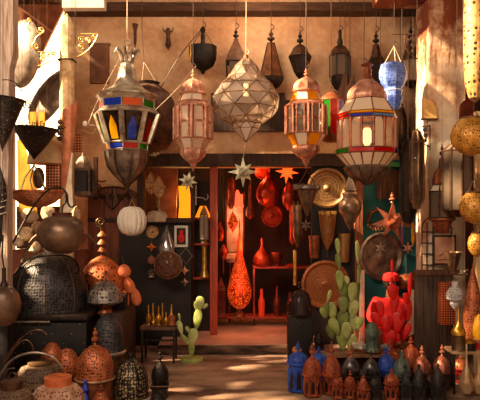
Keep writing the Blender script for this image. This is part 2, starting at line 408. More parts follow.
    def star(s, part, m, cx, cy, R, n=8, rin=.36, d=0, sub=None, deep=.7, rot=0, long=None):
        """three-dimensional star: pyramids on a core, a ring in the plane facing us, one forward, one back, diagonals"""
        bm = bmesh.new(); c = s.v(cx, cy, d)
        dirs = []
        for k in range(n):
            a = rot+2*PI*k/n; L = R*(long[k % len(long)] if long else 1)
            dirs.append((Vector((math.sin(a), 0, math.cos(a))), L))
        for sg in (-1, 1):
            dirs.append((Vector((0, sg, 0)), R*deep))
            for k in range(4):
                a = rot+PI/4+PI/2*k
                dirs.append((Vector((math.sin(a)*.7, sg*.75, math.cos(a)*.7)).normalized(), R*deep*.8))
        for dv, L in dirs:
            u = dv.orthogonal().normalized(); w = dv.cross(u); b = R*rin*.5
            base = [bm.verts.new(c+(dv*R*rin*.55+(u*math.cos(q)+w*math.sin(q))*b)*s.S) for q in (0, PI/2, PI, 3*PI/2)]
            tip = bm.verts.new(c+dv*L*s.S)
            for i in range(4): bm.faces.new((base[i], base[(i+1) % 4], tip))
            bm.faces.new(base[::-1])
        bmesh.ops.create_icosphere(bm, subdivisions=1, radius=R*rin*.75*s.S, matrix=Matrix.Translation(c))
        return s.add(part, bm, m, sub, None, 5)
    def done(s):
        root_loc = W(s.px, s.py, s.Y)
        if len(s.parts) == 1:
            p = s.parts[0]; r = finish(p[1], s.n, p[2], None, root_loc, p[5]); objs = [r]
        else:
            r = bpy.data.objects.new(s.n, None); col.objects.link(r); r.location = root_loc; r.empty_display_size = .05; objs = []
            for (pn, bm, m, sub, lab, ang) in s.parts:
                o = finish(bm, pn, m, objs[sub] if sub is not None else r, None, ang)
                if lab: o['label'] = lab
                objs.append(o)
        r.rotation_euler.z = s.rz
        r['label'] = s.label; r['category'] = s.cat
        if s.g: r['group'] = s.g
        return r

def spiral(cx, cy, r0, r1, a0, turns, n=18, d=0):
    return [(cx+(r0+(r1-r0)*i/n)*math.cos(a0+turns*2*PI*i/n), cy+(r0+(r1-r0)*i/n)*math.sin(a0+turns*2*PI*i/n), d) for i in range(n+1)]
def arc(x0, y0, x1, y1, bulge, n=12, d0=0, d1=None):
    d1 = d0 if d1 is None else d1
    dx, dy = x1-x0, y1-y0; o = []
    for i in range(n+1):
        t = i/n; k = 4*t*(1-t)*bulge
        o.append((x0+dx*t-dy*k, y0+dy*t+dx*k, d0+(d1-d0)*t))
    return o
def finial(y0, y1, w):
    """stacked beads, y0 top, y1 bottom, (r, y)"""
    L = y1-y0
    return [(0, y0), (w*.25, y0+L*.12), (w*.2, y0+L*.2), (w*.6, y0+L*.3), (w*.6, y0+L*.38), (w*.2, y0+L*.48), (w*.95, y0+L*.6), (w*.95, y0+L*.7), (w*.25, y0+L*.82), (w*.5, y1)]
def onion(y0, y1, w, n=10, tip=.15):
    """ogee dome from the tip y0 to the rim y1"""
    o = []
    for i in range(n+1):
        t = i/n
        q = math.sqrt(max(0, 1-(1-min(1, t*1.12))**2)); o.append((w*(tip*.4*(1-t)**2+(1-tip*.4*(1-t)**2)*q**(1.0+.7*(1-t)**3)), y0+(y1-y0)*t))
    return o
def chain_to_top(t, y, top_y=-8, r=.35, m=None, x=None):
    x = t.px if x is None else x
    t.tube('cord', m or STRING, [(x, y), (x+.4, (y+top_y)/2), (x, top_y)], r)

exec_order = []

# ---------------------------------------------------------------- setting
def wbox(name, px0, py0, px1, py1, Y, Y1, m, kind='structure', z0=None):
    """box whose front face covers these pixels at depth Y and reaches back to Y1"""
    a = W(px0, py1, Y); b = W(px1, py0, Y); bm = bmesh.new()
    box_bm(bm, a.x, b.x, Y, Y1, a.z if z0 is None else z0, b.z)
    o = finish(bm, name, m)
    if kind: o['kind'] = kind
    return o
RT = 4.62; XL = -3.1
bm = bmesh.new(); box_bm(bm, -8, 5, -3, 14, -.2, 0); struct('floor', bm, GROUND)
# facade: stucco wall in segments round its openings
bm = bmesh.new()
def seg(px0, px1, py0, py1, z0=None, z1=None):
    a = W(px0, py1, 8); b = W(px1, py0, 8)
    box_bm(bm, a.x, b.x, 8, 8.2, a.z if z0 is None else z0, b.z if z1 is None else z1)
seg(64, 440, 0, 167, z1=RT)
seg(64, 143, 167, 345, z0=0)
seg(143, 191, 222, 345, z0=0)
seg(313, 440, 167, 345, z0=0)
struct('wall_back', bm, STUCCO)
GLAREW = mat('opening_glare_block', '#f4e8d8', '#fffaf0', .9, 0, 3, .1)
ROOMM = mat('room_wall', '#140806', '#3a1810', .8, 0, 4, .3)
TILE = mat('room_floor_tiles', '#b88874', '#e8b8a0', .45, 0, 2, .1)
def sbox(name, x0, x1, y0, y1, z0, z1, m, bev=0):
    bm = bmesh.new(); box_bm(bm, x0, x1, y0, y1, z0, z1, bev); return struct(name, bm, m)
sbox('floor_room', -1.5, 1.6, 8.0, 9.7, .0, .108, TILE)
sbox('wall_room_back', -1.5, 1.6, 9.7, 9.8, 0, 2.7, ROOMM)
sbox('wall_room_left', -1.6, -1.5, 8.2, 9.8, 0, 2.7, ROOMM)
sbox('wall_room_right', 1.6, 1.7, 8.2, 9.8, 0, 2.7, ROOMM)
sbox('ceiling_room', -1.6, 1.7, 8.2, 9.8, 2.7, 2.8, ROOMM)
sbox('floor_step_slab', -1.0, .98, 7.34, 8.0, .106, .116, TILE)
# worn stone step before the doorway
STEPM = mat('step_stone', '#2c1c14', '#7a5844', .85, 0, 5, .7, (.5, 2, 2), contrast=(.4, .62))
bm = bmesh.new(); box_bm(bm, -1.0, 1.0, 7.3, 8.0, 0, .108, .02)
bmesh.ops.subdivide_edges(bm, edges=bm.edges, cuts=6)
for v in bm.verts: v.co += Vector((0, random.uniform(-.012, .012), random.uniform(-.006, .002)))
struct('floor_step', bm, STEPM)
wbox('trim_glare_block', 62, -2, 104, 7.5, 7.6, 7.74, GLAREW)  # pale block added in place of the glare from a blown-out opening
wbox('trim_1', 64, 2, 420, 10.5, 7.75, 8.0, WOODH)      # beam under the roof
wbox('trim_2', 138, 153.5, 345, 166, 7.82, 8.0, WOODD)  # lintel above the shop door
wbox('trim_3', 211, 93, 285, 131, 7.93, 8.0, WOODD)     # dark board added in place of the dark transom recess over the door
wbox('trim_4', 285, 100, 345, 131, 7.93, 8.0, WOODD)
bm = bmesh.new(); a = W(355, 345, 7.8); b = W(363, 168, 7.8); box_bm(bm, a.x, b.x, 7.8, 8, 0, b.z); struct('trim_5', bm, mat('jamb_brown', '#5a2c18', '#a05c38', .7, 0, 5, .4, (8, 8, .6)))
bm = bmesh.new(); a = W(210, 330, 7.9); b = W(217, 166, 7.9); box_bm(bm, a.x, b.x, 7.9, 8.1, .1, b.z); struct('trim_6', bm, mat('jamb_red', '#8a2a14', '#c04a24', .5, 0, 5, .2, (8, 8, .6)))
bm = bmesh.new(); a = W(137, 340, 7.85); b = W(143, 166, 7.85); box_bm(bm, a.x, b.x, 7.85, 8, 0, b.z); struct('trim_7', bm, WOODD)
wbox('trim_8', 190.5, 166, 194, 222, 7.85, 8.0, WOODD)
wbox('trim_9', 143, 218, 192, 222.5, 7.7, 8.0, WOODD)
# boarded display panels left and right of the doorway, teal panel
bm = bmesh.new(); a = W(122, 345, 7.8); b = W(191, 222, 7.8); box_bm(bm, a.x, b.x, 7.8, 8, 0, b.z); struct('wall_display_left', bm, BLACK)
bm = bmesh.new(); a = W(312, 345, 7.88); b = W(356, 166, 7.88); box_bm(bm, a.x, b.x, 7.88, 8, 0, b.z); struct('wall_display_right', bm, BLACK)
bm = bmesh.new(); a = W(363, 345, 7.9); b = W(420, 160, 7.9); box_bm(bm, a.x, b.x, 7.9, 8, 0, b.z); struct('wall_teal', bm, TEAL)
# pillar with its plaster, lintel, niches
bm = bmesh.new(); box_bm(bm, 2.13, 2.56, 6.8, 7.27, 0, 4.19, .015)
bmesh.ops.subdivide_edges(bm, edges=[e for e in bm.edges if e.calc_length() > .3], cuts=10, use_grid_fill=True)
for v in bm.verts: v.co += Vector((random.uniform(-.006, .006), random.uniform(-.008, .008), 0))
struct('pillar_plaster', bm, PLASTER)
LINTM = mat('lintel_red', '#3a140c', '#7a2c18', .7, 0, 5, .4, (.6, 6, 6))
sbox('beam_lintel', 1.96, 3.3, 6.6, 7.02, 4.16, 4.4, LINTM, .02)
sbox('beam_bracket', 1.6, 2.2, 6.7, 7.3, 4.2, 4.45, PLASTER, .03)
sbox('wall_right', 3.5, 3.6, 2, 9, 0, RT, WOODD)
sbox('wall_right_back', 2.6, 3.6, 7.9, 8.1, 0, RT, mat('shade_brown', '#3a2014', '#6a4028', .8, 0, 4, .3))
# unseen roof and added left screen, holes cut to put sun on chosen spots
SD = Vector((-.8, -.15, .6)).normalized()
cell = .1; roofh = set(); wallh = set()
def sun_on(px, py, Y, rad):
    T = W(px, py, Y); k = (RT-T.z)/SD.z; p = T+SD*k
    if p.x >= XL: s, u, v = roofh, p.x, p.y
    else:
        k = (T.x-XL)/-SD.x; p = T+SD*k
        if p.z > RT: return
        s, u, v = wallh, p.y, p.z
    n = int(rad/cell)+1; iu, iv = math.floor(u/cell), math.floor(v/cell)
    for i in range(-n, n+1):
        for j in range(-n, n+1):
            if math.hypot((iu+i+.5)*cell-u, (iv+j+.5)*cell-v) <= rad: s.add((iu+i, iv+j))
SUNNY = [(418, y, 7.0, .24) for y in range(-5, 250, 9)]
SUNNY += [(100, 60, 6.5, .1), (104, 80, 6.5, .1), (98, 110, 6.5, .12), (100, 130, 6.5, .1)]
SUNNY += [(66, y, 6.9, .25) for y in range(5, 110, 14)] + [(x, y, 7.1, .25) for x in (25, 45) for y in range(25, 120, 25)] + [(28, y, 6.6, .12) for y in range(145, 215, 12)] + [(50, 148, 6.5, .14)]
SUNNY += [(x, y, CH*F/(y-HY), .1) for x, y in ((172, 360), (160, 372), (198, 376), (250, 386), (285, 397), (225, 395), (182, 392), (205, 366), (172, 382), (190, 358), (262, 396))]
SUNNY += [(472, y, 6.3, .18) for y in range(5, 90, 12)] + [(466, 120, 6.0, .2), (466, 135, 6, .2), (468, 200, 6, .2), (470, 250, 6, .12), (476, 170, 6.2, .15), (476, 280, 6.2, .15)]
SUNNY += [(x, 95, 6.5, .1) for x in (215, 225)] + [(340, 90, 6.5, .12), (345, 130, 6.5, .12), (347, 160, 6.5, .1), (180, 100, 6.6, .12), (290, 110, 6.8, .1), (380, 80, 6.9, .12)]
SUNNY += [(388, 300, 7.1, .16), (345, 300, 6.8, .14), (96, 265, 6.4, .12), (370, 250, 7.4, .15), (64, 384, 5.4, .12), (127, 370, 5.7, .1), (457, 370, 6, .12), (456, 330, 6, .12)]
SUNNY += [(x, 3, 7.6, .16) for x in (66, 74, 82, 90, 98)] + [(x, 3, 7.2, .1) for x in (66, 82, 98)]
for s in SUNNY: sun_on(*s)
def grid_sheet(name, holes, u0, u1, v0, v1, plane):
    bm = bmesh.new()
    for i in range(round(u0/cell), round(u1/cell)):
        j = round(v0/cell); J = round(v1/cell)
        while j < J:
            if (i, j) in holes: j += 1; continue
            k = j
            while k < J and (i, k) not in holes: k += 1
            if plane == 'roof': box_bm(bm, i*cell, (i+1)*cell, j*cell, k*cell, RT, RT+.03)
            else: box_bm(bm, XL-.03, XL, i*cell, (i+1)*cell, j*cell, k*cell)
            j = k
    return struct(name, bm, WOODH)
grid_sheet('ceiling_sun_mask', roofh, -3.1, 3.6, 1.0, 8.4, 'roof')  # unseen roof, its holes placed only to aim the sun
grid_sheet('wall_left_sun_mask', wallh, 1.0, 8.3, 0, 4.6, 'wall')  # unseen screen added to block side sun except at its holes
# courtyard wall in full sun seen past the left end of the stall, and the brown awning across it
SUNW = mat('sunlit_plaster', '#efe2d0', '#fff6e8', .9, 0, 3, .2)
bm = bmesh.new(); v_ = [bm.verts.new(p) for p in ((-2.03, 8.25, 0), (-5.2, 12.4, 0), (-5.2, 12.4, 7), (-2.03, 8.25, 7), (-1.9, 8.25, 0), (-5.0, 12.5, 0), (-5.0, 12.5, 7), (-1.9, 8.25, 7))]
for q in ((0, 1, 2, 3), (4, 7, 6, 5), (0, 3, 7, 4), (1, 5, 6, 2), (3, 2, 6, 7), (0, 4, 5, 1)): bm.faces.new([v_[i] for i in q])
struct('wall_courtyard', bm, SUNW)
# ---------------------------------------------------------------- light
w = bpy.data.worlds.new('World'); sc.world = w; w.use_nodes = True
bg = w.node_tree.nodes['Background']; bg.inputs[0].default_value = (1, .76, .56, 1); bg.inputs[1].default_value = .56
def light(kind, name, loc, energy, color, aim=None, **k):
    L = bpy.data.lights.new(name, kind); L.energy = energy; L.color = color
    for a, b in k.items(): setattr(L, a, b)
    o = bpy.data.objects.new(name, L); col.objects.link(o); o.location = loc
    if aim is not None: o.rotation_euler = (Vector(aim)-Vector(loc)).to_track_quat('-Z', 'Y').to_euler()
    return o
s = light('SUN', 'sun', (0, 0, 9), 26, (1, .72, .42), None, angle=math.radians(2.6))
s.rotation_euler = (-SD).to_track_quat('-Z', 'Y').to_euler()
light('AREA', 'upper_wall_fill', (-1.8, 1.6, 4.5), 230, (1, .78, .56), (0.2, 8, 3.0), shape='RECTANGLE', size=2.6, size_y=1.2)  # area lamp added as fill on the upper wall
light('POINT', 'upper_wall_point', (.2, 7.2, 4.3), 26, (1, .66, .4), None, shadow_soft_size=.15)  # warm point light before the upper wall, without a lamp body
light('POINT', 'room_lamp', (.35, 8.7, 2.2), 20, (1, .2, .05), None, shadow_soft_size=.12)
light('POINT', 'room_lamp_low', (.1, 8.3, 1.3), 11, (1, .2, .05), None, shadow_soft_size=.1)
light('POINT', 'alcove_lamp', (-.82, 8.7, 1.9), 12, (1, .62, .2), None, shadow_soft_size=.08)
# ---------------------------------------------------------------- camera
cam = bpy.data.cameras.new('Camera'); co = bpy.data.objects.new('Camera', cam); col.objects.link(co)
co.location = (0, 0, CH); co.rotation_euler = (PI/2, 0, 0)
cam.sensor_width = 36; cam.lens = F/480*36; cam.shift_y = (HY-200)/480; cam.clip_end = 100
sc.camera = co
sc.view_settings.view_transform = 'Standard'; sc.view_settings.look = 'None'; sc.view_settings.gamma = 1
sc.view_settings.use_curve_mapping = False; sc.view_settings.exposure = .22

# ================================================================ hanging lanterns
def top_of(Y): return HY-(RT-CH)*F/Y
def hang(t, y, r=.35, m=None, x=None, hook=True, d=0):
    """cord from the lantern's top up to the unseen roof, with a small hook"""
    x = t.px if x is None else x; y1 = top_of(t.Y)
    i = t.tube('cord', m or STRING, [(x, y, d), (x+.3, (y+y1)/2, d), (x, y1, d)], r)
    if hook: t.tube('hook', m or IRONB, arc(x, y+1, x, y-5, .5, 8, d), r*1.5, sub=i)
HEX = PI/6; OCT = 0

# 1 the big stained-glass lantern on the left
t = Thing('stained_glass_lantern', 'big brass and pewter lantern with blue, orange and red glass windows', 'lantern', 127, 190, 6.5)
SILVER = mat('aged_silver', '#7c6854', '#d8c8b0', .33, .55, 9, .15)
t.lathe('roof', SILVER, [(3, 60), (6, 63), (8, 67), (8.6, 72), (10, 78), (13, 84), (18, 89), (25, 93), (31.8, 95.8), (31.5, 97.2)], 8, OCT)
t.lathe('neck_band', SILVER, [(31, 97), (28, 100), (27, 101.5)], 8, OCT, cap=False)
t.panes('coloured_band_pane', [GBLUE, GORG, GGRN, GRED, GYEL, GBLUE, GORG, GRED], [(27, 101.5), (27, 109.5)], 8, -2*PI/8, .06)
t.lathe('shoulder', SILVER, [(27, 109), (31.5, 112.5), (31, 114)], 8, OCT, cap=False)
t.panes('window', [GDARK], [(31, 114), (21, 143.5)], 8, 0, .2)
t.cage('frame', SILVER, [(31.3, 114), (21.3, 143.5)], 8, OCT, 1.1, wide=2.7)
t.cage('band_frame', SILVER, [(27, 101.5), (27, 109.5)], 8, OCT, .7)
for j, c in ((0, GBLUE), (7, GYEL), (1, GRED), (6, GGRN), (2, GYEL), (5, GBLUE)):   # a small arch of colour set in each window
    a = (j+.5)*PI/4; bm = bmesh.new()
    S_ = t.S; cA = math.cos(PI/8)
    nrm = Vector((math.sin(a), -math.cos(a), 0)); tan = Vector((math.cos(a), math.sin(a), 0))
    pts = [(-.5, 0), (.5, 0), (.5, .55), (.25, .8), (0, 1), (-.25, .8), (-.5, .55)]
    A, B = [], []
    wd = 8
    for u, q in pts:
        y = 141-q*22; r = (31-(y-114)/29.5*10)*cA
        A.append(bm.verts.new(nrm*(r+.8)*S_+tan*u*wd*S_+Vector((0, 0, (190-y)*S_))))
        B.append(bm.verts.new(nrm*(r+.2)*S_+tan*u*wd*S_+Vector((0, 0, (190-y)*S_))))
    bm.faces.new(A); bm.faces.new(B[::-1])
    for i in range(7): bm.faces.new((A[i], B[i], B[(i+1) % 7], A[(i+1) % 7]))
    t.add('coloured_arch', bm, c)
t.panes('lower_band_pane', [GRED, GGRN, GRED, GBLUE, GRED, GGRN, GYEL, GBLUE], [(21, 144.5), (20, 150)], 8, 0, .06)
t.cage('lower_frame', SILVER, [(21, 144), (20, 150.3)], 8, OCT, .7)
t.lathe('bowl', PEWD, [(20, 150), (22, 152), (21, 155), (20.5, 160), (18, 168), (13, 174), (7, 180), (3, 184), (0, 190)], 16, 0, flute=.12, nfl=8)
t.cage('bowl_rib', IRONB, [(22, 152), (21.8, 158), (19.5, 167), (14, 174), (8, 180), (3.5, 184), (.6, 190)], 8, PI/8, .9, rows=False)
i = t.lathe('crown', SILVER, [(6, 66), (5, 60), (6, 57)], 8, 0, cap=False)
for k in range(8):
    a = k*PI/4; t.tube('crown_leaf', SILVER, [(127+5*math.sin(a), 62, -5*math.cos(a)), (127+7*math.sin(a), 55, -7*math.cos(a)), (127+11*math.sin(a), 50, -11*math.cos(a)), (127+12.5*math.sin(a), 52.5, -12.5*math.cos(a))], 2.2, 5, i, taper=.35)
t.tube('hanging_rod', SILVER, [(127, 62), (127, 46)], .7)
hang(t, 44, .45, STRINGL)
t.tube('ring', SILVER, [(127+3*math.cos(q*PI/5), 43+3*math.sin(q*PI/5), 0) for q in range(10)], .5, close=True)
t.done()

# 2 dark ribbed barrel lantern behind it
t = Thing('barrel_lantern', 'large dark ribbed metal barrel lantern hanging behind the stained-glass lantern', 'lantern', 149, 156, 7.3)
t.lathe('body', pierced('dark_ribbed', '#3a241a', '#6a4634', '#140a06', 30, .2, .5, .4, (3, .5, 1)), [(12, 86), (14, 88), (20, 92), (25, 100), (28, 112), (28, 126), (25, 138), (19, 148), (12, 153), (6, 156)], 32, flute=.05, nfl=22)
t.lathe('collar', IRON, [(10, 82), (11, 82.5), (10, 84), (10, 88)], 24)
for dx in (-7, 7): t.tube('hanger', STRINGL, [(149+dx, 82), (144, 62)], .35)
t.tube('cord', STRING, [(144, 62), (142, 30), (142, top_of(7.3))], .35); t.done()

# 3 two pinkish copper lanterns with arched windows
def arched_lantern(px, ys, w, Y, name, label, metal, mats, top_glass, group=None, tip=172):
    """ys: finial top, dome top, dome rim, shoulder, body top, body bottom, lower rim, bowl rim"""
    y0, y1, y2, y3, y4, y5, y6, y7 = ys
    t = Thing(name, label, 'lantern', px, tip, Y, group)
    t.lathe('dome', metal, onion(y1, y2, w*.66), 20, flute=.1, nfl=10)
    t.lathe('dome_rim', metal, [(w*.66, y2), (w*.72, y2+1), (w*.66, y2+2.3)], 20)
    t.lathe('finial', metal, finial(y0, y1+1, 2.4), 10)
    t.panes('upper_pane', top_glass, [(w*.62, y2+2), (w*.78, y3)], 8, 0, .06)
    t.cage('upper_frame', metal, [(w*.62, y2+2), (w*.78, y3)], 8, 0, .5)
    t.lathe('shoulder', metal, [(w*.7, y3-.5), (w, y4), (w, y4+1.5)], 8, 0, cap=False)
    for i in range(2):
        a, b = y4+1.5+(y5-y4-1.5)*i/2, y4+1.5+(y5-y4-1.5)*(i+1)/2
        t.panes('window', mats, [(w, a+1), (w, b-.8)], 8, 0, .2, arch=True)
    ph = [(w, y4+1.5), (w, (y4+y5)/2), (w, y5)]
    t.cage('frame', metal, ph, 8, 0, .9, wide=1.5)
    t.cage('mullion', metal, [(w*.985, y4+1.5), (w*.985, y5)], 16, PI/16, .6, rows=False)
    t.panes('lower_pane', top_glass, [(w*.95, y5+.5), (w*.62, y6)], 8, 0, .1)
    t.cage('lower_frame', metal, [(w*.97, y5+.5), (w*.62, y6)], 8, 0, .55)
    t.lathe('base_bowl', metal, [(w*.64, y6), (w*.7, y6+2), (w*.68, y7), (w*.45, y7+5), (w*.2, y7+8), (w*.16, tip-7), (w*.08, tip-4), (0, tip)], 20, flute=.12, nfl=10)
    return t
t = arched_lantern(193, (69, 78, 93, 102, 106, 139, 149, 155), 19, 6.6, 'arched_copper_lantern', 'pinkish copper lantern with clear arched windows beside the faceted glass lantern', COPR, [CLEAR], [CLEAR])
hang(t, 68); t.done()
t = arched_lantern(306, (68, 77, 91, 102, 105, 134, 146, 151), 20.5, 6.6, 'arched_copper_lantern', 'copper lantern with clear arched windows and yellow glass under its dome', mat('dusky_copper', '#9c5a40', '#d8987a', .42, .45, 14, .15), [CLEAR2], [GYEL, MILK, GYEL, GYEL, MILK, GYEL, GYEL, MILK], tip=169)
hang(t, 66); t.done()

# 4 faceted glass lantern
t = Thing('faceted_glass_lantern', 'large clear glass lantern of diamond facets in brass edging', 'lantern', 246, 143, 6.5)
t.facets('glass_shell', glass('mirror_glass', '#ece0d4', .55, .02, .42), [(4, 59), (12, 67), (17, 77), (28, 86), (33.5, 97), (32.5, 109), (25, 119), (15, 124)], 9, frame=mat('lead_came', '#6c4a34', '#b08c68', .4, .4), fr=.5)
t.facets('lower_glass', MATS['mirror_glass'], [(15, 122), (14, 129), (0.0, 142)], 7, frame=COPD, fr=.4, fname='lower_frame')
t.lathe('cap', COPPER, [(.8, 54), (2.5, 56), (3.5, 61)], 8)
for dx in (-14, 14): t.tube('hanger', COPPER, [(246, 56), (246+dx, 72), (246+dx*1.8, 86)], .4)
t.tube('inner_fill_glow', emit('facet_fill_glow', '#ffd9a0', 1.5), [(246, 84), (246, 90), (246, 96)], 2.5, 10)  # glowing core added inside to brighten the glass
hang(t, 54, .4, STRINGL); t.done()

# 5 striped-band glass lantern
t = Thing('banded_glass_lantern', 'big round glass lantern with yellow, blue and red bands under a copper dome', 'lantern', 367, 184, 6.5)
t.lathe('dome', COPR, [(6, 79), (9, 82), (14, 86), (18.5, 91), (20, 95), (20, 99), (19, 100.5)], 16, flute=.08, nfl=8)
t.lathe('neck', COPD, [(3, 63), (4, 64), (4, 68), (5, 70), (4.5, 76), (7, 80)], 8)
t.lathe('cap_rim', COPD, [(4.5, 64), (6.5, 65), (4, 67)], 10)
t.panes('upper_pane', [MILK], [(20, 101), (29, 114)], 8, 0, .04)
t.panes('band_pane', [GYEL, GYEL, GRED, GYEL], [(29, 114.3), (30, 117)], 8, 0, .02)
t.panes('band_pane', [GCYAN, GCYAN, GRED, GBLUE], [(30, 117.2), (29.5, 120)], 8, 0, .02)
t.cage('upper_frame', COPD, [(20, 100.5), (29, 114.2), (30.2, 117), (29.5, 120)], 8, 0, .5)
t.panes('window', [CLEAR], [(29, 121), (29, 149)], 16, 0, .14, arch=True)
t.cage('frame', COPD, [(29, 120.5), (29, 149.5)], 16, 0, .7, wide=1.5)
t.panes('lower_band_pane', [GRED, GBLUE, GORG, GRED, GGRN, GYEL, GGRN, GRED], [(31, 150), (31, 154)], 8, 0, .02)
t.cage('lower_band_frame', COPD, [(31, 149.8), (31, 154.2)], 8, 0, .5)
t.panes('lower_pane', [MILK], [(30.5, 154.5), (20, 166)], 16, 0, .08, arch=False)
t.cage('lower_frame', COPD, [(30.5, 154.5), (20, 166)], 16, 0, .55)
t.lathe('bowl', PEWD, [(21, 166), (24, 168), (22, 172), (16, 177), (8, 180), (3, 184)], 24, flute=.06, nfl=16)
t.cage('bowl_rib', IRONB, [(24, 168), (22.5, 172), (16.5, 177.5), (8, 181), (3, 185)], 12, 0, .5, rows=False)
t.lathe('candle', emit('pane_fill_glow', '#ffe0b0', 2.0), [(3, 128), (4.5, 131), (4.5, 142), (2, 146)], 12)  # glowing core added to brighten the panes
hang(t, 63, .35, STRING, 364); t.done()
light('POINT', 'banded_lantern_fill', W(367, 136, 6.5), 7, (1, .78, .45), None, shadow_soft_size=.03)  # point light added inside the lantern because its panes were dim

# 6 coloured tube lantern behind
t = Thing('drum_lantern', 'small drum lantern with green, red and violet glass strips behind the banded lantern', 'lantern', 331, 142, 7.0)
t.lathe('roof', COPD, [(3, 92), (7, 95), (12, 99), (13, 101)], 16)
t.panes('glass_strip', [GGRN, GRED, glass('violet_glass', '#8080c8', .2, .2), GRED, MILK, GGRN, GGRN, GRED, GCYAN, MILK], [(12.5, 101), (12.5, 136)], 10, -PI/5-.2, .1)
t.cage('frame', COPD, [(12.7, 101), (12.7, 136)], 10, -.2, .6)
t.lathe('base', COPD, [(13, 136), (13, 138), (6, 142)], 16)
hang(t, 92, .3); t.done()

# 7 blue lantern with its lower collar
t = Thing('blue_fretwork_lantern', 'bright blue fretwork pot lantern hung from three cords near the pillar', 'lantern', 393, 113, 6.8)
BLUEL = pierced('blue_fret', '#3a5cb8', '#7c9cf0', '#22388a', 30, .3, .5, 0)
t.lathe('bowl', BLUEL, [(11, 64), (12, 64.5), (12.5, 67), (14, 72), (14, 78), (12, 84), (9, 88)], 8, 0)
t.lathe('collar', BLUEL, [(9, 88), (9.5, 91), (9, 95), (10, 97), (8.5, 104), (7, 109)], 8, 0)
t.lathe('collar_band', mat('white_stripe', '#b0b8e0', '#e0e4ff', .6), [(9.8, 90), (10.2, 90.8), (9.8, 91.6)], 8, 0)
for dx, d in ((-9, 0), (9, 0), (0, -9)): t.tube('hanger', STRINGL, [(393+dx, 64.5, d), (394, 46, 0)], .3)
hang(t, 46, .3, STRING, 394); t.done()

# 8 dark hanging chandelier behind the blue lantern
t = Thing('tiered_iron_lantern', 'dark tiered iron lantern hanging below and behind the blue one', 'lantern', 400, 157, 7.74)
t.lathe('upper_cone', IRONB, [(4, 108), (7, 120), (10, 134), (11, 136)], 12)
t.lathe('rim', IRON, [(14, 136), (15, 137), (14, 139)], 12)
t.lathe('lower_bowl', P_BLACK, [(13, 139), (10, 147), (5, 152), (0, 157)], 12)
hang(t, 108, .3); t.done()

# 9 row of lanterns high on the stucco wall
t = Thing('basket_lantern', 'dark fluted bowl lantern hanging from a wall hook above the copper lantern', 'lantern', 203, 75, 7.7)
t.lathe('bowl', P_BLACK, [(14.5, 47), (14, 48.5), (14.3, 52), (13.5, 59), (10.5, 66), (6, 69), (2.5, 71), (2, 73), (0, 75)], 24, flute=.07, nfl=14)
t.lathe('finial', IRON, [(0, 26), (2, 28), (3, 30), (1.5, 33), (2.6, 36), (2, 41), (3.4, 47)], 10)
for dx in (-12.5, 12.5): t.tube('hanger', IRON, [(203, 29), (203+dx, 48)], .35)
for dx in (-11.5,): t.tube('bead_strand', BRASS, [(203+dx, 48, -9), (203+dx, 62, -9)], .8, 6)
hang(t, 27, .3); t.done()
t = Thing('square_lantern', 'dark square wall lantern with a lit glass window behind the faceted glass one', 'lantern', 236, 84, 7.7)
t.lathe('finial', IRON, finial(28, 40, 3.2), 10)
t.lathe('roof', IRONB, [(2.5, 39), (4, 43), (10, 53), (13, 60), (14, 62)], 4, PI/4)
t.panes('window', [CLEAR2], [(13, 63), (12, 79)], 4, PI/4, .14)
t.cage('frame', IRON, [(13.3, 62.5), (12.3, 79)], 4, PI/4, .9)
t.lathe('base', IRON, [(13, 79), (9, 83), (0, 86)], 4, PI/4)
hang(t, 28, .3); t.done()
t = Thing('pyramid_lantern', 'tall brown pyramid lantern on the wall beside the faceted glass one', 'lantern', 271, 93, 7.7)
t.lathe('finial', IRONB, finial(29, 44, 4), 10)
t.lathe('shade', mat('rust_panel', '#4c2a18', '#8c5a38', .5, .4, 10, .2), [(3.5, 43), (5, 48), (8, 60), (12, 75), (13, 78)], 6, 0)
t.cage('rib', IRON, [(3.7, 43), (5.2, 48), (8.2, 60), (12.2, 75), (13.2, 78)], 6, 0, .5, rows=False)
t.lathe('base', IRON, [(14, 78), (14, 81), (10, 86), (4, 89), (0, 93)], 6, 0)
hang(t, 29, .3); t.done()
t = Thing('short_iron_lantern', 'short dark lantern tapering downward, high on the wall above the yellow-topped copper one', 'lantern', 300, 80, 7.7)
t.lathe('finial', IRON, finial(31, 46, 3.5), 10)
t.lathe('dome', IRONB, [(3, 45), (7, 48), (9, 53), (11.5, 56), (11.5, 57)], 8)
t.lathe('glass_body', GDARK, [(10.5, 57), (5, 73)], 8, cap=False)
t.cage('frame', IRON, [(11, 57), (5.2, 73)], 8, 0, .7)
t.lathe('base', IRON, [(5.5, 73), (4, 76), (0, 80)], 8)
hang(t, 31, .3); t.done()
t = Thing('tall_glazed_lantern', 'tall dark hexagonal wall lantern with pale glass sides and chimney top', 'lantern', 340, 96, 7.7)
t.lathe('chimney', IRON, [(1.2, 30), (1.6, 31), (1.6, 38), (3, 42), (2.5, 46)], 8)
t.lathe('roof', IRONB, [(2.5, 45), (6, 47), (9.5, 52), (10.5, 56)], 6, HEX)
t.panes('window', [CLEAR2], [(10, 56), (10, 77)], 6, HEX, .1)
t.cage('frame', IRON, [(10.3, 56), (10.3, 77)], 6, HEX, .8)
t.lathe('base', IRON, [(10.5, 77), (10, 82), (6, 88), (2, 92), (0, 96)], 6, HEX)
hang(t, 30, .3); t.done()
t = Thing('narrow_pyramid_lantern', 'narrow dark pyramid lantern on the wall above the copper dome of the banded lantern', 'lantern', 376, 93, 7.7)
t.lathe('finial', IRON, finial(31, 46, 3.5), 10)
t.lathe('roof', IRONB, [(3, 45), (4, 50), (5.5, 56), (7, 59)], 6)
t.panes('window', [GDARK], [(7, 60), (10, 82)], 6, 0, .1)
t.cage('frame', IRON, [(7.2, 59.5), (10.3, 82)], 6, 0, .7)
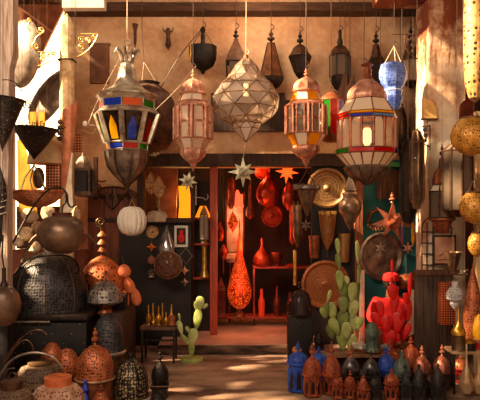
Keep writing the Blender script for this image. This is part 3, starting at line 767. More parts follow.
t.lathe('base', IRON, [(10.5, 82), (10, 86), (4, 90), (0, 94)], 6)
hang(t, 31, .3); t.done()
t = Thing('bell_lantern', 'dark bell lantern with brass window on the wall beside the pillar', 'lantern', 411, 88, 7.7)
t.lathe('finial', IRON, finial(26, 42, 4), 10)
t.lathe('roof', IRONB, [(3, 41), (4.5, 46), (8, 56), (9, 60)], 6, HEX)
t.panes('window', [CLEAR], [(9, 61), (8, 82)], 6, HEX, .12)
t.cage('frame', BRONZE, [(9.2, 60.5), (8.3, 82)], 6, HEX, .8)
t.lathe('base', IRON, [(8.5, 82), (5, 86), (0, 89)], 6, HEX)
hang(t, 27, .3); t.done()
t = Thing('wall_bracket', 'small dark leaf-shaped iron bracket on bare stucco above the barrel lantern', 'bracket', 168, 50, 7.96)
t.lathe('stem', IRONB, [(1.2, 28), (2.6, 31), (1.6, 35), (2.2, 41), (3, 45), (0, 50)], 8)
for s_ in (-1, 1): t.tube('leaf', IRONB, arc(168, 32, 168+s_*5, 27, .3*s_), .8, taper=.4)
t.done()
t = Thing('candle_bracket', 'slim dark iron candle bracket on the wall behind the lantern crown', 'bracket', 135, 50, 7.98)
t.lathe('stem', IRONB, [(3, 24), (2.5, 26), (1.6, 30), (1.4, 42), (0, 48)], 8); t.done()
t = Thing('wall_hatch', 'brown wooden hatch set in the stucco wall left of the barrel lantern', 'hatch', 98, 84, 7.97)
t.box('board', mat('hatch_brown', '#5c3826', '#8a5a40', .8, 0, 5, .2), 90, 45, 109, 83.5, -2, 2)
t.box('frame', mat('hatch_edge', '#6a4430', '#94664a', .8, 0, 5, .2), 88.5, 43.5, 110.5, 45.2, -3, 2); t.done()
t = Thing('carved_fretwork', 'pointed brown carved wood panel behind the banded lantern', 'carving', 345, 100, 7.4)
bm = bmesh.new(); pr = [(333, 100), (333, 89), (337, 93), (341, 84), (343, 74), (345, 72), (347, 76), (347, 86), (352, 80), (354, 77), (356, 84), (356, 100)]
A = [bm.verts.new(t.v(x, y, -1)) for x, y in pr]; B = [bm.verts.new(t.v(x, y, 1)) for x, y in pr]
bm.faces.new(A); bm.faces.new(B[::-1])
for i in range(len(A)): bm.faces.new((A[i], B[i], B[(i+1) % len(A)], A[(i+1) % len(A)]))
t.add('panel', bm, WOODB); t.tube('cord', STRING, [(345, 73, 0), (345, top_of(7.4), 0)], .25); t.done()

# 10 stars and small hanging pieces
t = Thing('star_lantern', 'silvery eight-pointed star hanging under the faceted glass lantern', 'star lantern', 243, 186, 6.5)
t.star('points', mat('star_silver', '#948c70', '#e4dcb8', .35, .35, 12, .1), 243, 172, 13.5, 8, .56, rot=0, long=[1.15, .85])
t.tube('cord', STRINGL, [(245, 143), (243.5, 157)], .3); t.done()
t = Thing('star_lantern', 'small silvery star hanging under the left copper lantern beside yellow cloth', 'star lantern', 188, 192, 6.7)
t.star('points', MATS['star_silver'], 188, 181, 10, 8, .58, rot=.2, long=[1, .85]); t.tube('cord', STRING, [(193, 171), (188, 171)], .3); t.done()
t = Thing('star_lantern', 'glowing red-orange star hanging inside the shop', 'star lantern', 287, 185, 8.3)
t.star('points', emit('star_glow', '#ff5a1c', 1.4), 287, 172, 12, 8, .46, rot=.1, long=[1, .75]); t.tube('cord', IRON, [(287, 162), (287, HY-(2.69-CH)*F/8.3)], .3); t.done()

def geo(px, y0, y1, w, Y, label, m=BRASS, gm=CLEAR, cord=None):
    t = Thing('geometric_glass_lantern', label, 'lantern', px, y1, Y)
    mid = (y0+y1)/2
    t.facets('glass', gm, [(0, y0), (w, mid-(y1-y0)*.05), (w*.7, y1-(y1-y0)*.28), (0, y1)], 4, frame=m, fr=.5)
    t.tube('cord', STRING, [(px, y0), (px, cord if cord is not None else top_of(Y))], .3); t.done()
geo(151, 172, 195, 7.5, 7.74, 'small brass-edged glass diamond lantern, upper of the pair over the shelf', cord=160)
geo(159, 176, 199, 7.5, 7.52, 'small brass-edged glass diamond lantern, lower and to the right of its pair', cord=156)

t = Thing('ribbed_ball_lantern', 'white ribbed fabric ball lantern hanging before the brown door', 'lantern', 132, 236, 6.6)
t.lathe('shade', CREAM, [(3, 206.5), (8, 207.5), (12, 211), (14.5, 217), (14.8, 222), (13.5, 228), (10, 233), (5, 235.3), (2, 235.6)], 96, flute=.07, nfl=16)
for dx in (-3, 3): t.tube('hanger', BRASS, [(132+dx, 207), (132, 199)], .4)
t.tube('cord', STRING, [(132, 199), (131.5, 192)], .3); t.done()
t = Thing('dome_lamp', 'cream dome lampshade standing on the shelf above the black board', 'lampshade', 157, 222, 7.75)
t.lathe('shade', mat('cream_grad', '#a48e78', '#d8c8b0', .7, 0, 12, .1), [(3, 210.5), (8, 212), (10.5, 216), (10, 221), (9, 222)], 28)
t.lathe('lamp_neck', BRONZE, [(1.5, 198), (3, 200), (2, 206), (3.5, 211)], 12); t.done()

t = Thing('cone_lantern', 'inverted ribbed cone lantern with toothed rim hanging right of the doorway', 'lantern', 307, 216, 6.9)
t.lathe('rim', PEWD, [(13, 186), (13.6, 187), (13.6, 189), (12, 190)], 24)
for k in range(14):
    a = 2*PI*k/14; t.lathe('rim_tooth', PEWD, [(1, 184.2), (1.3, 185), (1, 187)], 5, cx=307+13*math.sin(a), d=-13*math.cos(a))
t.lathe('cone', mat('cone_brown', '#4c3424', '#84624a', .5, .4, 10, .2), [(11, 189), (7, 200), (3, 211), (1, 216)], 24, flute=.1, nfl=12)
for dx in (-9, 9): t.tube('hanger', IRONB, [(307+dx, 186), (307, 170)], .5)
t.tube('cord', STRING, [(306.5, 170), (306, 150), (306, top_of(6.9))], .3); t.done()
t = Thing('little_star', 'little steel star hanging from the tip of the toothed cone lantern', 'star ornament', 306, 233, 6.9)
t.star('points', PEWD, 306, 225, 6.5, 6, .42); t.tube('cord', STRING, [(307, 215), (306, 219)], .3); t.done()

t = Thing('gourd_lantern', 'bronze gourd lantern under a wire pyramid, right of the brass tray', 'lantern', 350, 232, 7.15)
t.lathe('body', mat('gourd_bronze', '#5c4434', '#a08068', .35, .45, 12, .1), [(7, 192), (8, 194), (7, 198), (10, 201), (11.6, 206), (11, 211), (8, 216), (6.5, 218), (5, 222), (2.5, 226), (1, 229), (0, 232)], 28)
t.facets('pyramid_cap', CLEAR2, [(0, 174), (7, 190)], 4, frame=PEWTER, fr=.5, fname='cap_frame')
t.tube('cord', STRING, [(350, 174), (350, top_of(6.8))], .3); t.done()

# strings slung across
t = Thing('slack_cord', 'dark cord slung from the basket lantern hook down to the left', 'cord', 165, 88, 7.72)
t.tube('cord', IRON, arc(203, 28, 160, 90, .04, 12, 0, 0), .45); t.done()
t = Thing('bulb_wire', 'pale wire with a small white bulb end left of the stained-glass lantern', 'wire', 86, 125, 6.7)
t.tube('wire', STRINGL, [(119, 60, 0), (108, 80, 0), (96, 104, 0), (88, 124, 0)], .4)
t.tube('lower_wire', STRINGL, [(86, 124, 0), (98, 126, 0), (92, 134, 0), (82, 130, 0)], .35)
t.ellip('bulb', mat('white_plastic', '#e8e0d8', '#ffffff', .4), 85, 124, 2.5, 3, 2.5); t.done()
t = Thing('pale_wire', 'thin pale wire running up from the stained-glass lantern to the copper one', 'wire', 165, 100, 6.9)
t.tube('wire', STRINGL, [(152, 113, 0), (168, 98, 0), (180, 86, 0), (192, 70, 0)], .3); t.done()

# ================================================================ left side
t = Thing('timber_post', 'weathered pale timber post with shaped end at the left edge of the stall', 'post', 5, 300, 5.4)
bm = bmesh.new(); pr = [(-9, -20), (15.5, -20), (16, 55), (13.5, 64), (12, 70), (12.5, 100), (10, 200), (10, 300), (-9, 300)]
A = [bm.verts.new(t.v(x, y, -7)) for x, y in pr]; B = [bm.verts.new(t.v(x, y, 7)) for x, y in pr]
bm.faces.new(A); bm.faces.new(B[::-1])
for i in range(len(A)): bm.faces.new((A[i], B[i], B[(i+1) % len(A)], A[(i+1) % len(A)]))
t.add('post', bm, WOODP); t.done()
t = Thing('shade_block', 'added dark block under the timber post, standing in for the shaded corner', 'block', -4, 404, 5.4)
t.box('block', BLACK, -18, 300.3, 11, HY+CH*F/5.4, -9, 9, .4); t.done()  # block is added; its black stands in for the corner's shade
# brown awning in the courtyard
def sheet(name, label, cat, pts, Y, m, th=4, px=None, py=None, group=None, cord=False):
    """flat-ish sheet with thickness, outline in pixels (x, y, depth)"""
    px = px if px is not None else pts[0][0]; py = py if py is not None else pts[0][1]
    t = Thing(name, label, cat, px, py, Y, group); bm = bmesh.new()
    A = [bm.verts.new(t.v(p[0], p[1], (p[2] if len(p) > 2 else 0)-th/2)) for p in pts]
    B = [bm.verts.new(t.v(p[0], p[1], (p[2] if len(p) > 2 else 0)+th/2)) for p in pts]
    bm.faces.new(A); bm.faces.new(B[::-1])
    for i in range(len(A)): bm.faces.new((A[i], B[i], B[(i+1) % len(A)], A[(i+1) % len(A)]))
    t.add('sheet' if cord else name, bm, m)
    if cord:
        p = min(pts, key=lambda q: q[1]); t.tube('cord', STRING, [(p[0], p[1]+1, 0), (p[0], top_of(Y), 0)], .25)
    return t.done()
AWN = mat('awning_brown', '#6a3218', '#9c5630', .85, 0, 4, .2)
sheet('awning', 'brown cloth awning hanging across the bright courtyard behind the post', 'awning', [(10, 5), (66, 5), (43, 52), (40, 68), (10, 68)], 8.35, AWN)
# big metal dishes leaning in the sun
t = Thing('metal_dish', 'large pale metal dish with bright rim beside the timber post, upper of two', 'dish', 18, 53, 7.0)
t.lathe('bowl', PLATEM, [(0, 80)], 3) if False else None
bm = bmesh.new(); R = 34*t.S; pr = [(R*math.sin(q*PI/2/8), R*.42*(1-math.cos(q*PI/2/8))) for q in range(9)]
pr = pr+[(r*.94, z+.02) for r, z in pr[::-1]]
lathe_bm(bm, pr, 40); bmesh.ops.transform(bm, matrix=Matrix.Rotation(-.75, 4, 'Z') @ Matrix.Rotation(PI/2, 4, 'X') @ Matrix.Rotation(PI, 4, 'X') @ Matrix.Translation((0, 0, -.1)), verts=bm.verts)
t.add('bowl', bm, PEWTER); t.done()
t = Thing('metal_dish', 'large grey metal dish hanging tilted in the sun, lower of two', 'dish', 41, 90, 7.45)
bm = bmesh.new(); lathe_bm(bm, [(r*38/34, z) for r, z in pr], 40); bmesh.ops.transform(bm, matrix=Matrix.Rotation(PI/5, 4, 'Y') @ Matrix.Rotation(-.95, 4, 'Z') @ Matrix.Rotation(-PI/2, 4, 'X'), verts=bm.verts)
t.add('bowl', bm, PEWD); t.tube('cord', STRING, [(55, 62), (58, 20), (58, top_of(7.45))], .3); t.done()
# sunlit carved post with pointed head
t = Thing('carved_post', 'pale carved wooden post with pointed head, glaring in the sun', 'post', 67, 225, 6.9)
POSTW = mat('pale_carved', '#c89c68', '#f6dcb0', .8, 0, 14, .5)
t.lathe('shaft', POSTW, [(6.8, 363), (7.2, 62), (7.6, 61), (7.6, 59), (7, 58), (7.6, 30), (8, 27), (6.5, 23), (3.5, 18), (0, 13)], 8, PI/8)
t.box('band', IRON, 59, 60.3, 75, 61.3, -8.2, 8.2, .1); t.done()
SCR = mat('sunlit_gilt', '#c89040', '#f0cc80', .4, .4, 10, 0)
def scroll(name, label, x0, y0, x1, y1, Y, m, r=.6, flip=1, cords=None):
    t = Thing(name, label, 'bracket', x0, y0, Y)
    P = [[(x0, y0, 0), (x1, y0, 0)], arc(x1, y0, x0, y1, -.12*flip, 12)]
    w_, h_ = x1-x0, y1-y0
    for fx, fy, rr in ((.28, .25, .16), (.28, .55, .16), (.55, .25, .13), (.85, .1, .12)):
        P.append([(x0+w_*fx+q[0], y0+h_*fy+q[1], 0) for q in spiral(0, 0, .4, abs(w_)*rr, fx*7, 1.6*flip)])
    t.tube('scroll_bracket', m, P, r); t.done()
scroll('scroll_bracket', 'gilt wrought scroll bracket on the sunlit carved post', 75, 34, 98, 58, 6.85, SCR, .7)
scroll('scroll_bracket', 'small bright scroll bracket between the two big dishes', 38, 52, 56, 66, 6.7, SCR, .7)
t = Thing('coiled_finial', 'bright curly metal finial hanging above the lower dish', 'ornament', 40, 52, 6.7)
t.tube('coil', SCR, [spiral(41, 30, .5, 4, 0, 1.5), arc(41, 34, 38, 50, .3), spiral(29, 20, .4, 2.6, 1, 1.3), arc(29, 23, 31, 31, .3), spiral(36, 46, .5, 4, 2, 1.4)], .8); t.done()
# black pierced cone lamps
def cone_lamp(name, label, tipx, tipy, x0, y0, x1, y1, Y, m, rim=True):
    cx, cy = (x0+x1)/2, (y0+y1)/2; R = math.hypot(x1-x0, y1-y0)/2; ang = math.atan2(y1-y0, x1-x0)
    t = Thing(name, label, 'lantern', cx, cy, Y); L = math.hypot(tipx-cx, tipy-cy)
    bm = bmesh.new(); lathe_bm(bm, [(R*t.S, 0), (R*.97*t.S, 0), (R*.6*t.S, -L*.42*t.S), (R*.3*t.S, -L*.72*t.S), (R*.12*t.S, -L*.88*t.S), (0, -L*t.S)], 24)
    ax = Vector((tipx-cx, 0, -(tipy-cy))).normalized(); q = Vector((0, 0, -1)).rotation_difference(ax)
    bmesh.ops.transform(bm, matrix=q.to_matrix().to_4x4(), verts=bm.verts)
    t.add('cone', bm, m)
    if rim:
        P = [q @ Vector((R*math.cos(a*PI/12), R*math.sin(a*PI/12), 0))*t.S for a in range(24)]
        b2 = bmesh.new(); tube_bm(b2, P, .9*t.S, 5, close=True); t.add('rim', b2, IRON)
    return t
t = cone_lamp('pierced_cone_lamp', 'black pierced cone lamp tipped against the timber post', 2, 152, -6, 108, 22, 90, 5.2, P_IRON)
t.tube('rod', IRON, arc(22, 92, 2, 80, .2), .5); t.done()
t = cone_lamp('pierced_cone_lamp', 'black fretwork cone lamp hanging before the parchment shade', 34, 160, 13, 128, 58, 130, 6.0, P_IRON)
t.tube('scroll_rim', IRON, [spiral(20+k*7.5, 124, .4, 3, k, 1.3) for k in range(5)], .5)
t.tube('hanger', IRON, arc(56, 129, 66, 127, .1), .5); t.done()
t = Thing('iron_spiral', 'pale iron spiral hook beside the black cone lamps', 'hook', 27, 106, 5.8)
t.tube('spiral', BRONZE, spiral(27, 105, .5, 5, 0, 2, 24), .7); t.done()
sheet('yellow_banner', 'strip of glowing yellow cloth hanging left of the parchment shade', 'cloth', [(17, 141), (22, 137), (26, 150), (30, 168), (37, 172), (37, 212), (19, 212)], 6.6, YELLOW, 2, cord=True)
for k, x in enumerate((33, 42)):
    sheet('yellow_ribbon', ['left', 'right'][k] + ' one of two narrow sunlit yellow ribbons above the fretwork cone lamp', 'ribbon', [(x-3, 112), (x+3, 112), (x+3, 128), (x-3, 128)], 7.2, YELLOW, 3, cord=True)
t = Thing('parchment_shade', 'pale parchment lampshade with copper lattice below it', 'lampshade', 46, 166, 6.5)
sh = t.lathe('shade', PARCH, [(5, 131), (12, 138), (17, 148), (19, 164), (18.4, 164), (16, 150), (11, 140), (4.5, 133)], 24, cx=47)
t.lathe('rib', mat('rib_brown', '#7a4a28', '#9a6438', .7), [(.6, 131), (.6, 164)], 6, cx=46, d=-16)
t.done()
t = Thing('lattice_column', 'copper lattice cylinder lamp under the parchment shade', 'lamp', 54.5, 192, 6.5)
t.box('lattice', LATT2, 47, 165, 62, 191, -6, 6, .8); t.done()
t = Thing('wire_frame_shade', 'iron lampshade frame standing in the orange pierced bowl', 'frame', 37, 193, 6.4)
t.tube('wires', PEWTER, [[(34, 165, 0), (27, 178, -6), (24, 193, -9)], [(34, 165, 0), (42, 175, -6), (48, 192, -9)], [(34, 165, 0), (28, 180, 6), (30, 193, 9)], [(34, 165, 0), (40, 180, 6), (44, 193, 9)]], .7)
t.ellip('dark_bag', BRONZE, 38, 178, 6, 11, 5, 2); t.done()
t = Thing('pierced_bowl', 'wide orange pierced metal bowl hanging under the yellow banner', 'bowl', 37, 207, 6.0)
t.lathe('bowl', P_ORANGE, [(26, 191), (26.5, 192), (23, 198), (17, 203), (9, 206.5), (0, 207.5)], 32)
t.lathe('rim', COPPER, [(25, 190.5), (27.3, 191), (27.3, 192.6), (25, 193)], 32); t.done()
# terracotta rolled sheet and lattice screen beside the post
t = Thing('terracotta_roll', 'tall rolled orange copper sheet with slanted top before the sunlit post', 'sheet', 68, 190, 6.3)
bm = bmesh.new(); top = []; n = 16
L1, L2 = [], []
for i in range(n+1):
    u = i/n; a = PI*u; x = 70-7.5*math.cos(a)*1.02; d = -6*math.sin(a)
    yt = 112-13*u+2*math.sin(a); yb = 190; xb = 66-5*math.cos(a)
    L1.append(bm.verts.new(t.v(x, yt, d))); L2.append(bm.verts.new(t.v(xb, yb, d*.6)))
for i in range(n): bm.faces.new((L1[i], L1[i+1], L2[i+1], L2[i]))
bm.faces.new(L2); r_ = t.add('sheet', bm, mat('terracotta_copper', '#b4603c', '#dc8a62', .55, .15, 10, .2))
t.done()
sheet('bone_pendant', 'tall pale pointed pendant hanging in front of the sunlit post', 'pendant', [(72, 152), (73, 153), (72, 180), (73.5, 208), (69, 213), (62, 213), (66, 190)], 6.1, mat('bone', '#d8bc98', '#f4e4cc', .7, 0, 8, .1), 3, cord=True)
t = Thing('lattice_screen', 'small copper lattice screen beside the grey wall lantern', 'screen', 76, 152, 6.7)
t.tube('cord', STRING, [(76, 134, 0), (76, top_of(6.7), 0)], .25)
t.box('lattice', LATT2, 72, 133, 81.5, 152, -1.5, 1.5, .3); t.done()
t = Thing('bead_chain', 'chain of round brown beads against the orange copper sheet', 'chain', 60, 145, 6.2)
for k, y in enumerate((122, 127.5, 133, 138.5)): t.ellip('bead', BRONZE, 60, y, 2.8, 2.6, 2.8)
t.tube('cord', STRING, [(60, 118), (60, 141)], .4); t.done()
# grey wall lantern on its bracket
t = Thing('wall_lantern', 'grey box wall lantern with domed cap on iron bracket behind the bulb wire', 'lantern', 83, 196, 7.2)
t.lathe('dome', PEWTER, [(1, 153), (1.2, 156), (4, 158), (7.5, 163), (9, 168)], 8, PI/8)
t.lathe('eave', PEWTER, [(10, 167.5), (11, 168.5), (10, 169.5)], 4, PI/4)
t.panes('window', [glass('grey_glass', '#6c7488', .3, .2)], [(11, 170.5), (11, 192)], 4, PI/4, .14)
t.cage('frame', PEWD, [(11.2, 170), (11.2, 192.5)], 4, PI/4, .8)
t.lathe('base', PEWD, [(13, 193), (13, 195.5), (8, 197)], 4, PI/4)
t.box('bracket', IRONB, 91, 156, 95, 196, 8, 14, .3)
for P in (spiral(93, 160, .4, 3, 0, 1.4, d=9), arc(94, 178, 104, 180, .2, d0=9), spiral(96, 186, .4, 3, 0, 1.4, d=9)): t.tube('scroll', IRONB, P, .8)
t.done()
# round dark lantern on its curved hook
t = Thing('round_copper_lantern', 'dark tarnished round lantern hanging from a long curved iron arm', 'lantern', 62, 254, 5.6)
TARN = mat('tarnished', '#3c2a22', '#98765e', .38, .5, 5, .15, contrast=(.3, .72))
t.lathe('body', TARN, [(9, 215.5), (15, 218), (21, 223), (24, 229), (24.5, 235), (22, 243), (16, 250), (8, 253.5), (0, 254)], 40)
t.lathe('collar', mat('collar_rust', '#3c1810', '#6c3020', .5, .3), [(8.5, 212.5), (10, 213), (9.6, 216.5), (8.5, 217)], 28)
t.tube('hanger', IRON, [(62, 213, 0), (63, 206, 0), (66, 202, 0), (66, 192, 0)], .8)
t.tube('arm', IRON, [(4, 262, 0), (12, 245, 0), (24, 222, 0), (36, 203, 0), (47, 191, 0), (56, 187.5, 0), (63, 189, 0), (67, 195, 0), (68, 203, 0), (71, 207, 0), (76, 205, 0)], 1.0)
for s_ in (-1, 1): t.tube('side_handle', IRONB, [(62+s_*24, 234, 0), (62+s_*29, 238, 0), (62+s_*33, 243, 0)], 1.1)
t.done()
t = Thing('curved_bracket', 'thick curved iron bracket between the cream lamps and the grey dome', 'bracket', 22, 262, 5.9)
t.tube('arm', PEWD, [(22, 262, 0), (27, 250, 0), (33, 241, 0), (38, 237, 0)], 1.6); t.done()
# brown clutter behind: low terracotta cabinet with crumpled cream lamps on it
t = Thing('terracotta_cabinet', 'reddish brown cabinet behind the cream lamps and the grey dome', 'cabinet', 35, 345, 7.2)
t.box('body', mat('terracotta_wood', '#6a3020', '#a05c40', .75, 0, 5, .3), 11, 250, 84, 345, 0, 24, .6)
t.box('upper_shelf', WOODB, 11, 206, 58, 249.5, 14, 22, .6); t.done()
CRM = mat('cream_hide', '#b08c68', '#f0dcbc', .75, 0, 12, .4)
for k, (cx, cy, rx, ry, rot) in enumerate(((30, 214, 9, 6, .5), (47, 212, 8, 6, -.6), (24, 233, 9, 6, -.5), (38, 226, 7, 5, .3), (19, 241, 6, 4, .7), (34, 246, 7, 5, -.3), (47, 248, 6, 4, .5), (75, 214, 6, 9, .2))):
    HYS = [6.6, 6.78, 6.96, 7.12, 6.56, 6.85, 7.02, 6.7]
    lab = ['cream hide shade under the pierced bowl', 'cream hide shade under the iron arm near the post', 'cream hide shade left of the round dark lantern', 'small cream hide shade touching the round dark lantern',
           'small cream hide shade near the timber post', 'cream hide shade above the grey dome', 'cream hide shade peeping out between round lantern and grey dome', 'upright cream hide shade right of the hook'][k]
    t = Thing('hide_lamp', lab, 'lamp', cx, cy+ry, HYS[k], 'crumpled cream hide shades')
    pr = [(rx*.25, cy-ry), (rx*.8, cy-ry*.4), (rx, cy+ry*.3), (rx*.75, cy+ry), (rx*.6, cy+ry), (rx*.8, cy+ry*.2), (rx*.2, cy-ry*.8)]
    bm = bmesh.new(); lathe_bm(bm, [(r*t.S, (cy+ry-y)*t.S) for r, y in pr], 16, flute=.15, nfl=7)
    bmesh.ops.transform(bm, matrix=Matrix.Translation((0, 0, ry*t.S)) @ Matrix.Rotation(rot, 4, 'Y') @ Matrix.Rotation(.5, 4, 'X') @ Matrix.Translation((0, 0, -ry*t.S)), verts=bm.verts)
    t.add('shade', bm, CRM); t.tube('cord', STRING, [(cx, cy-ry*.5, 0), (cx, top_of(HYS[k]), 0)], .2); t.done()
# arched brown door with iron fan grille
t = Thing('wooden_door', 'brown wooden door with an arched iron fan grille, behind the white ball lantern', 'door', 114, 345, 7.9)
bm = bmesh.new(); pr = [(89, 345), (89, 197)]+[(113.5-24.5*math.cos(q*PI/10), 197-11*math.sin(q*PI/10)) for q in range(1, 10)]+[(138, 197), (138, 345)]
A = [bm.verts.new(t.v(x, y, -4)) for x, y in pr]; B = [bm.verts.new(t.v(x, y, 4)) for x, y in pr]
bm.faces.new(A); bm.faces.new(B[::-1])
for i in range(len(A)): bm.faces.new((A[i], B[i], B[(i+1) % len(A)], A[(i+1) % len(A)]))
t.add('leaf', bm, mat('door_brown', '#4a2416', '#84492e', .7, 0, 4, .4, (5, 5, .6)))
t.box('rail', WOODD, 89, 218, 138, 222, -6, -3.5, .3)
t.box('stile', WOODD, 120, 222, 123, 345, -5.5, -3.5, .3)
P = [[(113.5-23*math.cos(q*PI/12), 198-10.5*math.sin(q*PI/12), -5.5) for q in range(13)]]
for k in range(5): P.append([(97+k*8+q[0], 197+q[1], -5.5) for q in spiral(0, 0, .4, 3.2, k, 1.5)])
for a in (.25, .5, .75): P.append([(113.5, 210, -5.5), (113.5-23*math.cos(a*PI), 198-10.5*math.sin(a*PI), -5.5)])
t.tube('fan_grille', IRON, P, .6); t.done()
# finial stack on a spiral, orange dome
t = Thing('dome_lamp', 'bright orange pierced copper dome lamp with stacked beads and spiral tip', 'dome lamp', 102, 292, 6.68)
t.lathe('dome', P_COP2, [(0, 255), (4, 256.5), (11, 260.5), (17, 267), (20.5, 275), (21, 283), (20, 290), (18, 292)], 36)
for k, y in enumerate((231, 239, 246.5)): t.lathe('bead', COPPER, [(.6, y), (2, y+1), (4.5, y+4), (4.8, y+5.2), (1, y+5.6)], 16)
t.tube('spiral_tip', BRONZE, [(101, 256, 0), (101, 228, 0)]+spiral(100.5, 222, 5, .8, PI/2, 1.7, 22), .7)
for cx in (94, 108):
    t.tube('rosette', IRONB, [[(cx+4.2*math.sin(q*PI/8), 275+4.2*math.cos(q*PI/8), -19.3+abs(cx-102)*.12) for q in range(17)], [(cx+1.8*math.sin(q*PI/6), 275+1.8*math.cos(q*PI/6), -19.6+abs(cx-102)*.12) for q in range(13)]], .45)
t.done()
t = Thing('swirl_lantern', 'grey swirl-patterned pierced lamp standing in front of the orange dome', 'lantern', 105, 312, 6.25)
t.lathe('cap', P_GREY2, [(3, 281), (9, 283), (14, 288), (17, 295), (17.5, 301), (15, 303)], 32)
for cx, cy in ((96, 292), (110, 291), (117, 297)): t.tube('ring', PEWTER, [[(cx+r*math.sin(q*PI/6), cy+r*math.cos(q*PI/6), -15.6+abs(cx-105)*.45) for q in range(13)] for r in (1.5, 3)], .5)
t.lathe('waist', COPD, [(14, 303), (8, 306), (6, 309), (8, 313)], 24); t.done()
ORL = []
for k, (cx, cy, rx, ry, rot, lab) in enumerate(((124, 271, 7, 7, 0, 'round orange leather pouch lamp beside the orange dome'), (129, 285, 5.5, 9, -.35, 'pale orange drop-shaped leather lamp beside the swirl lamp'), (136, 297, 5, 9, -.2, 'long orange leather lamp before the brown door, furthest down its bunch'), (124, 300, 5.5, 11, .1, 'orange leather lamp hanging low behind the swirl lamp'))):
    t = Thing('leather_pouch_lamp', lab, 'lamp', cx, cy+ry, 6.6, 'bunch of orange leather lamps')
    t.ellip('pouch', ORANGE, cx, cy, rx, ry, rx*.8, 0, rot, -.2); t.tube('cord', STRING, [(cx, cy-ry), (122, cy-ry-8)], .4); t.done()
# big grey dome and the black cabinet it stands on
t = Thing('dome_lamp', 'huge grey pierced dome lamp standing on the dark iron-studded table', 'dome lamp', 49, 309, 6.25)
t.lathe('dome', P_GREY, [(0, 252), (8, 253), (18, 257), (27, 264), (33, 274), (36.5, 286), (37.5, 300), (37, 309)], 48, PI/16)
t.cage('seam', PEWD, [(8.2, 252.8), (18.2, 256.8), (27.3, 264), (33.3, 274), (36.8, 286), (37.8, 300), (37.3, 308)], 8, PI/16, .5, rows=False)
t.tube('curled_handle', IRON, [(14, 283, -26), (26, 270, -26), (40, 258, -26), (55, 254, -26), (72, 254, -22), (80, 260, -16), (82, 269, -12), (77, 275, -12), (71, 272, -14)], .9)
t.done()
t = Thing('studded_table', 'dark iron-studded table under the huge grey dome lamp', 'table', 48, 378, 6.25)
t.box('top', IRON, 8, 309, 97, 314, -38, 38, .5)
t.box('edge_strip', PEWTER, 14, 314.3, 62, 315.6, -38.8, -38, .1)
t.box('front_panel', BLACK, 10, 316, 95, 364, -34, 34, .5)
for dx in (10, 91):
    for d in (-34, 30): t.box('leg', IRON, dx, 364, dx+4, HY+CH*F/6.25, d, d+4, .3)
for k in range(22): t.ellip('stud', PEWTER, 13+k*3.8, 318+(k*37 % 5)*9, .5, .5, .5, -34.3, n=6)
t.done()
t = Thing('round_bottle_lamp', 'dark bronze round lamp at the left edge below the grey dome', 'lamp', 4, 325, 5.0)
t.lathe('body', TARN, [(4, 286), (9, 288), (14, 294), (16.5, 303), (16, 312), (12, 320), (6, 325)], 32)
t.lathe('neck', IRON, [(2, 268), (2, 280), (4.5, 286)], 12); t.tube('rod', IRON, [(4, 269, 0), (2, 255, 0), (3, 235, 0)], .9); t.tube('cord', STRING, [(3, 236, 0), (3, top_of(5), 0)], .3); t.done()
t = Thing('spiked_iron_lamp', 'black iron spiked lamp against the left edge halfway up', 'lamp', 0, 250, 5.2)
t.lathe('body', P_IRON, [(0, 165), (2, 172), (6, 184), (7, 196), (5, 208), (2.5, 222), (2, 240), (0, 250)], 8)
for k in range(6): t.tube('spike', IRON, [(0, 185+k*6, -5), (8+k % 2*2, 182+k*6, -7)], .4, taper=.3)
t.tube('cord', STRING, [(0, 166, 0), (0, top_of(5.2), 0)], .3); t.done()
# copper domes low left
t = Thing('dark_crate', 'dark wooden crate under the swirl lamp and the orange dome', 'crate', 104, 380, 6.05)
t.box('body', WOODD, 98, 315.3, 121, HY+CH*F/6.05, 10, 85, .5)
t.box('riser', BLACK, 99, 300, 118, 315.3, 40, 84, .3); t.done()
t = Thing('dome_lamp', 'dark grey pierced dome lamp behind the copper dome with banded base', 'dome lamp', 108, 386, 5.96)
t.lathe('dome', P_GREY, [(0, 313.5), (4, 315), (10, 320), (14.5, 329), (16, 340), (16.3, 350)], 32)
t.lathe('rim', PEWTER, [(17.5, 350), (18.3, 351), (17.5, 353)], 32)
t.lathe('base', IRONB, [(16, 353), (16.5, 380), (17, 386.2)], 12)
t.done()
t = Thing('dome_lamp', 'copper pierced dome lamp with beaded tip and banded base, centre left', 'dome lamp', 95, 398, 5.5)
t.lathe('dome', P_COP, [(0, 344.5), (5, 345.8), (11, 350), (16, 357), (18.5, 366), (19, 377)], 36)
t.lathe('finial', COPPER, finial(327, 345.5, 4), 14)
t.lathe('rim', mat('pale_rim', '#a07050', '#e0b898', .4, .4), [(19.5, 376.5), (20.5, 377.5), (19.5, 379)], 36)
t.lathe('base', COPD, [(18.5, 379), (19, 400.4)], 12)
t.done()
t = Thing('dome_lamp', 'copper pierced dome lamp half hidden by the ribbed henna-patterned globe', 'dome lamp', 67, 390, 5.62)
t.lathe('dome', P_COP, [(0, 348), (5, 349.5), (9, 354), (12, 361), (12.5, 372), (12, 374)], 28)
t.lathe('base', COPD, [(12, 374), (12, 396.5)], 12); t.done()
t = Thing('dome_lamp', 'small copper pierced dome lamp behind the dark curled iron', 'dome lamp', 52, 388, 5.7)
t.lathe('dome', P_COP, [(0, 342), (4, 343.5), (9, 349), (11, 357), (11.5, 366)], 28)
t.lathe('base', COPD, [(11.5, 366), (11.5, 393.9)], 12); t.done()
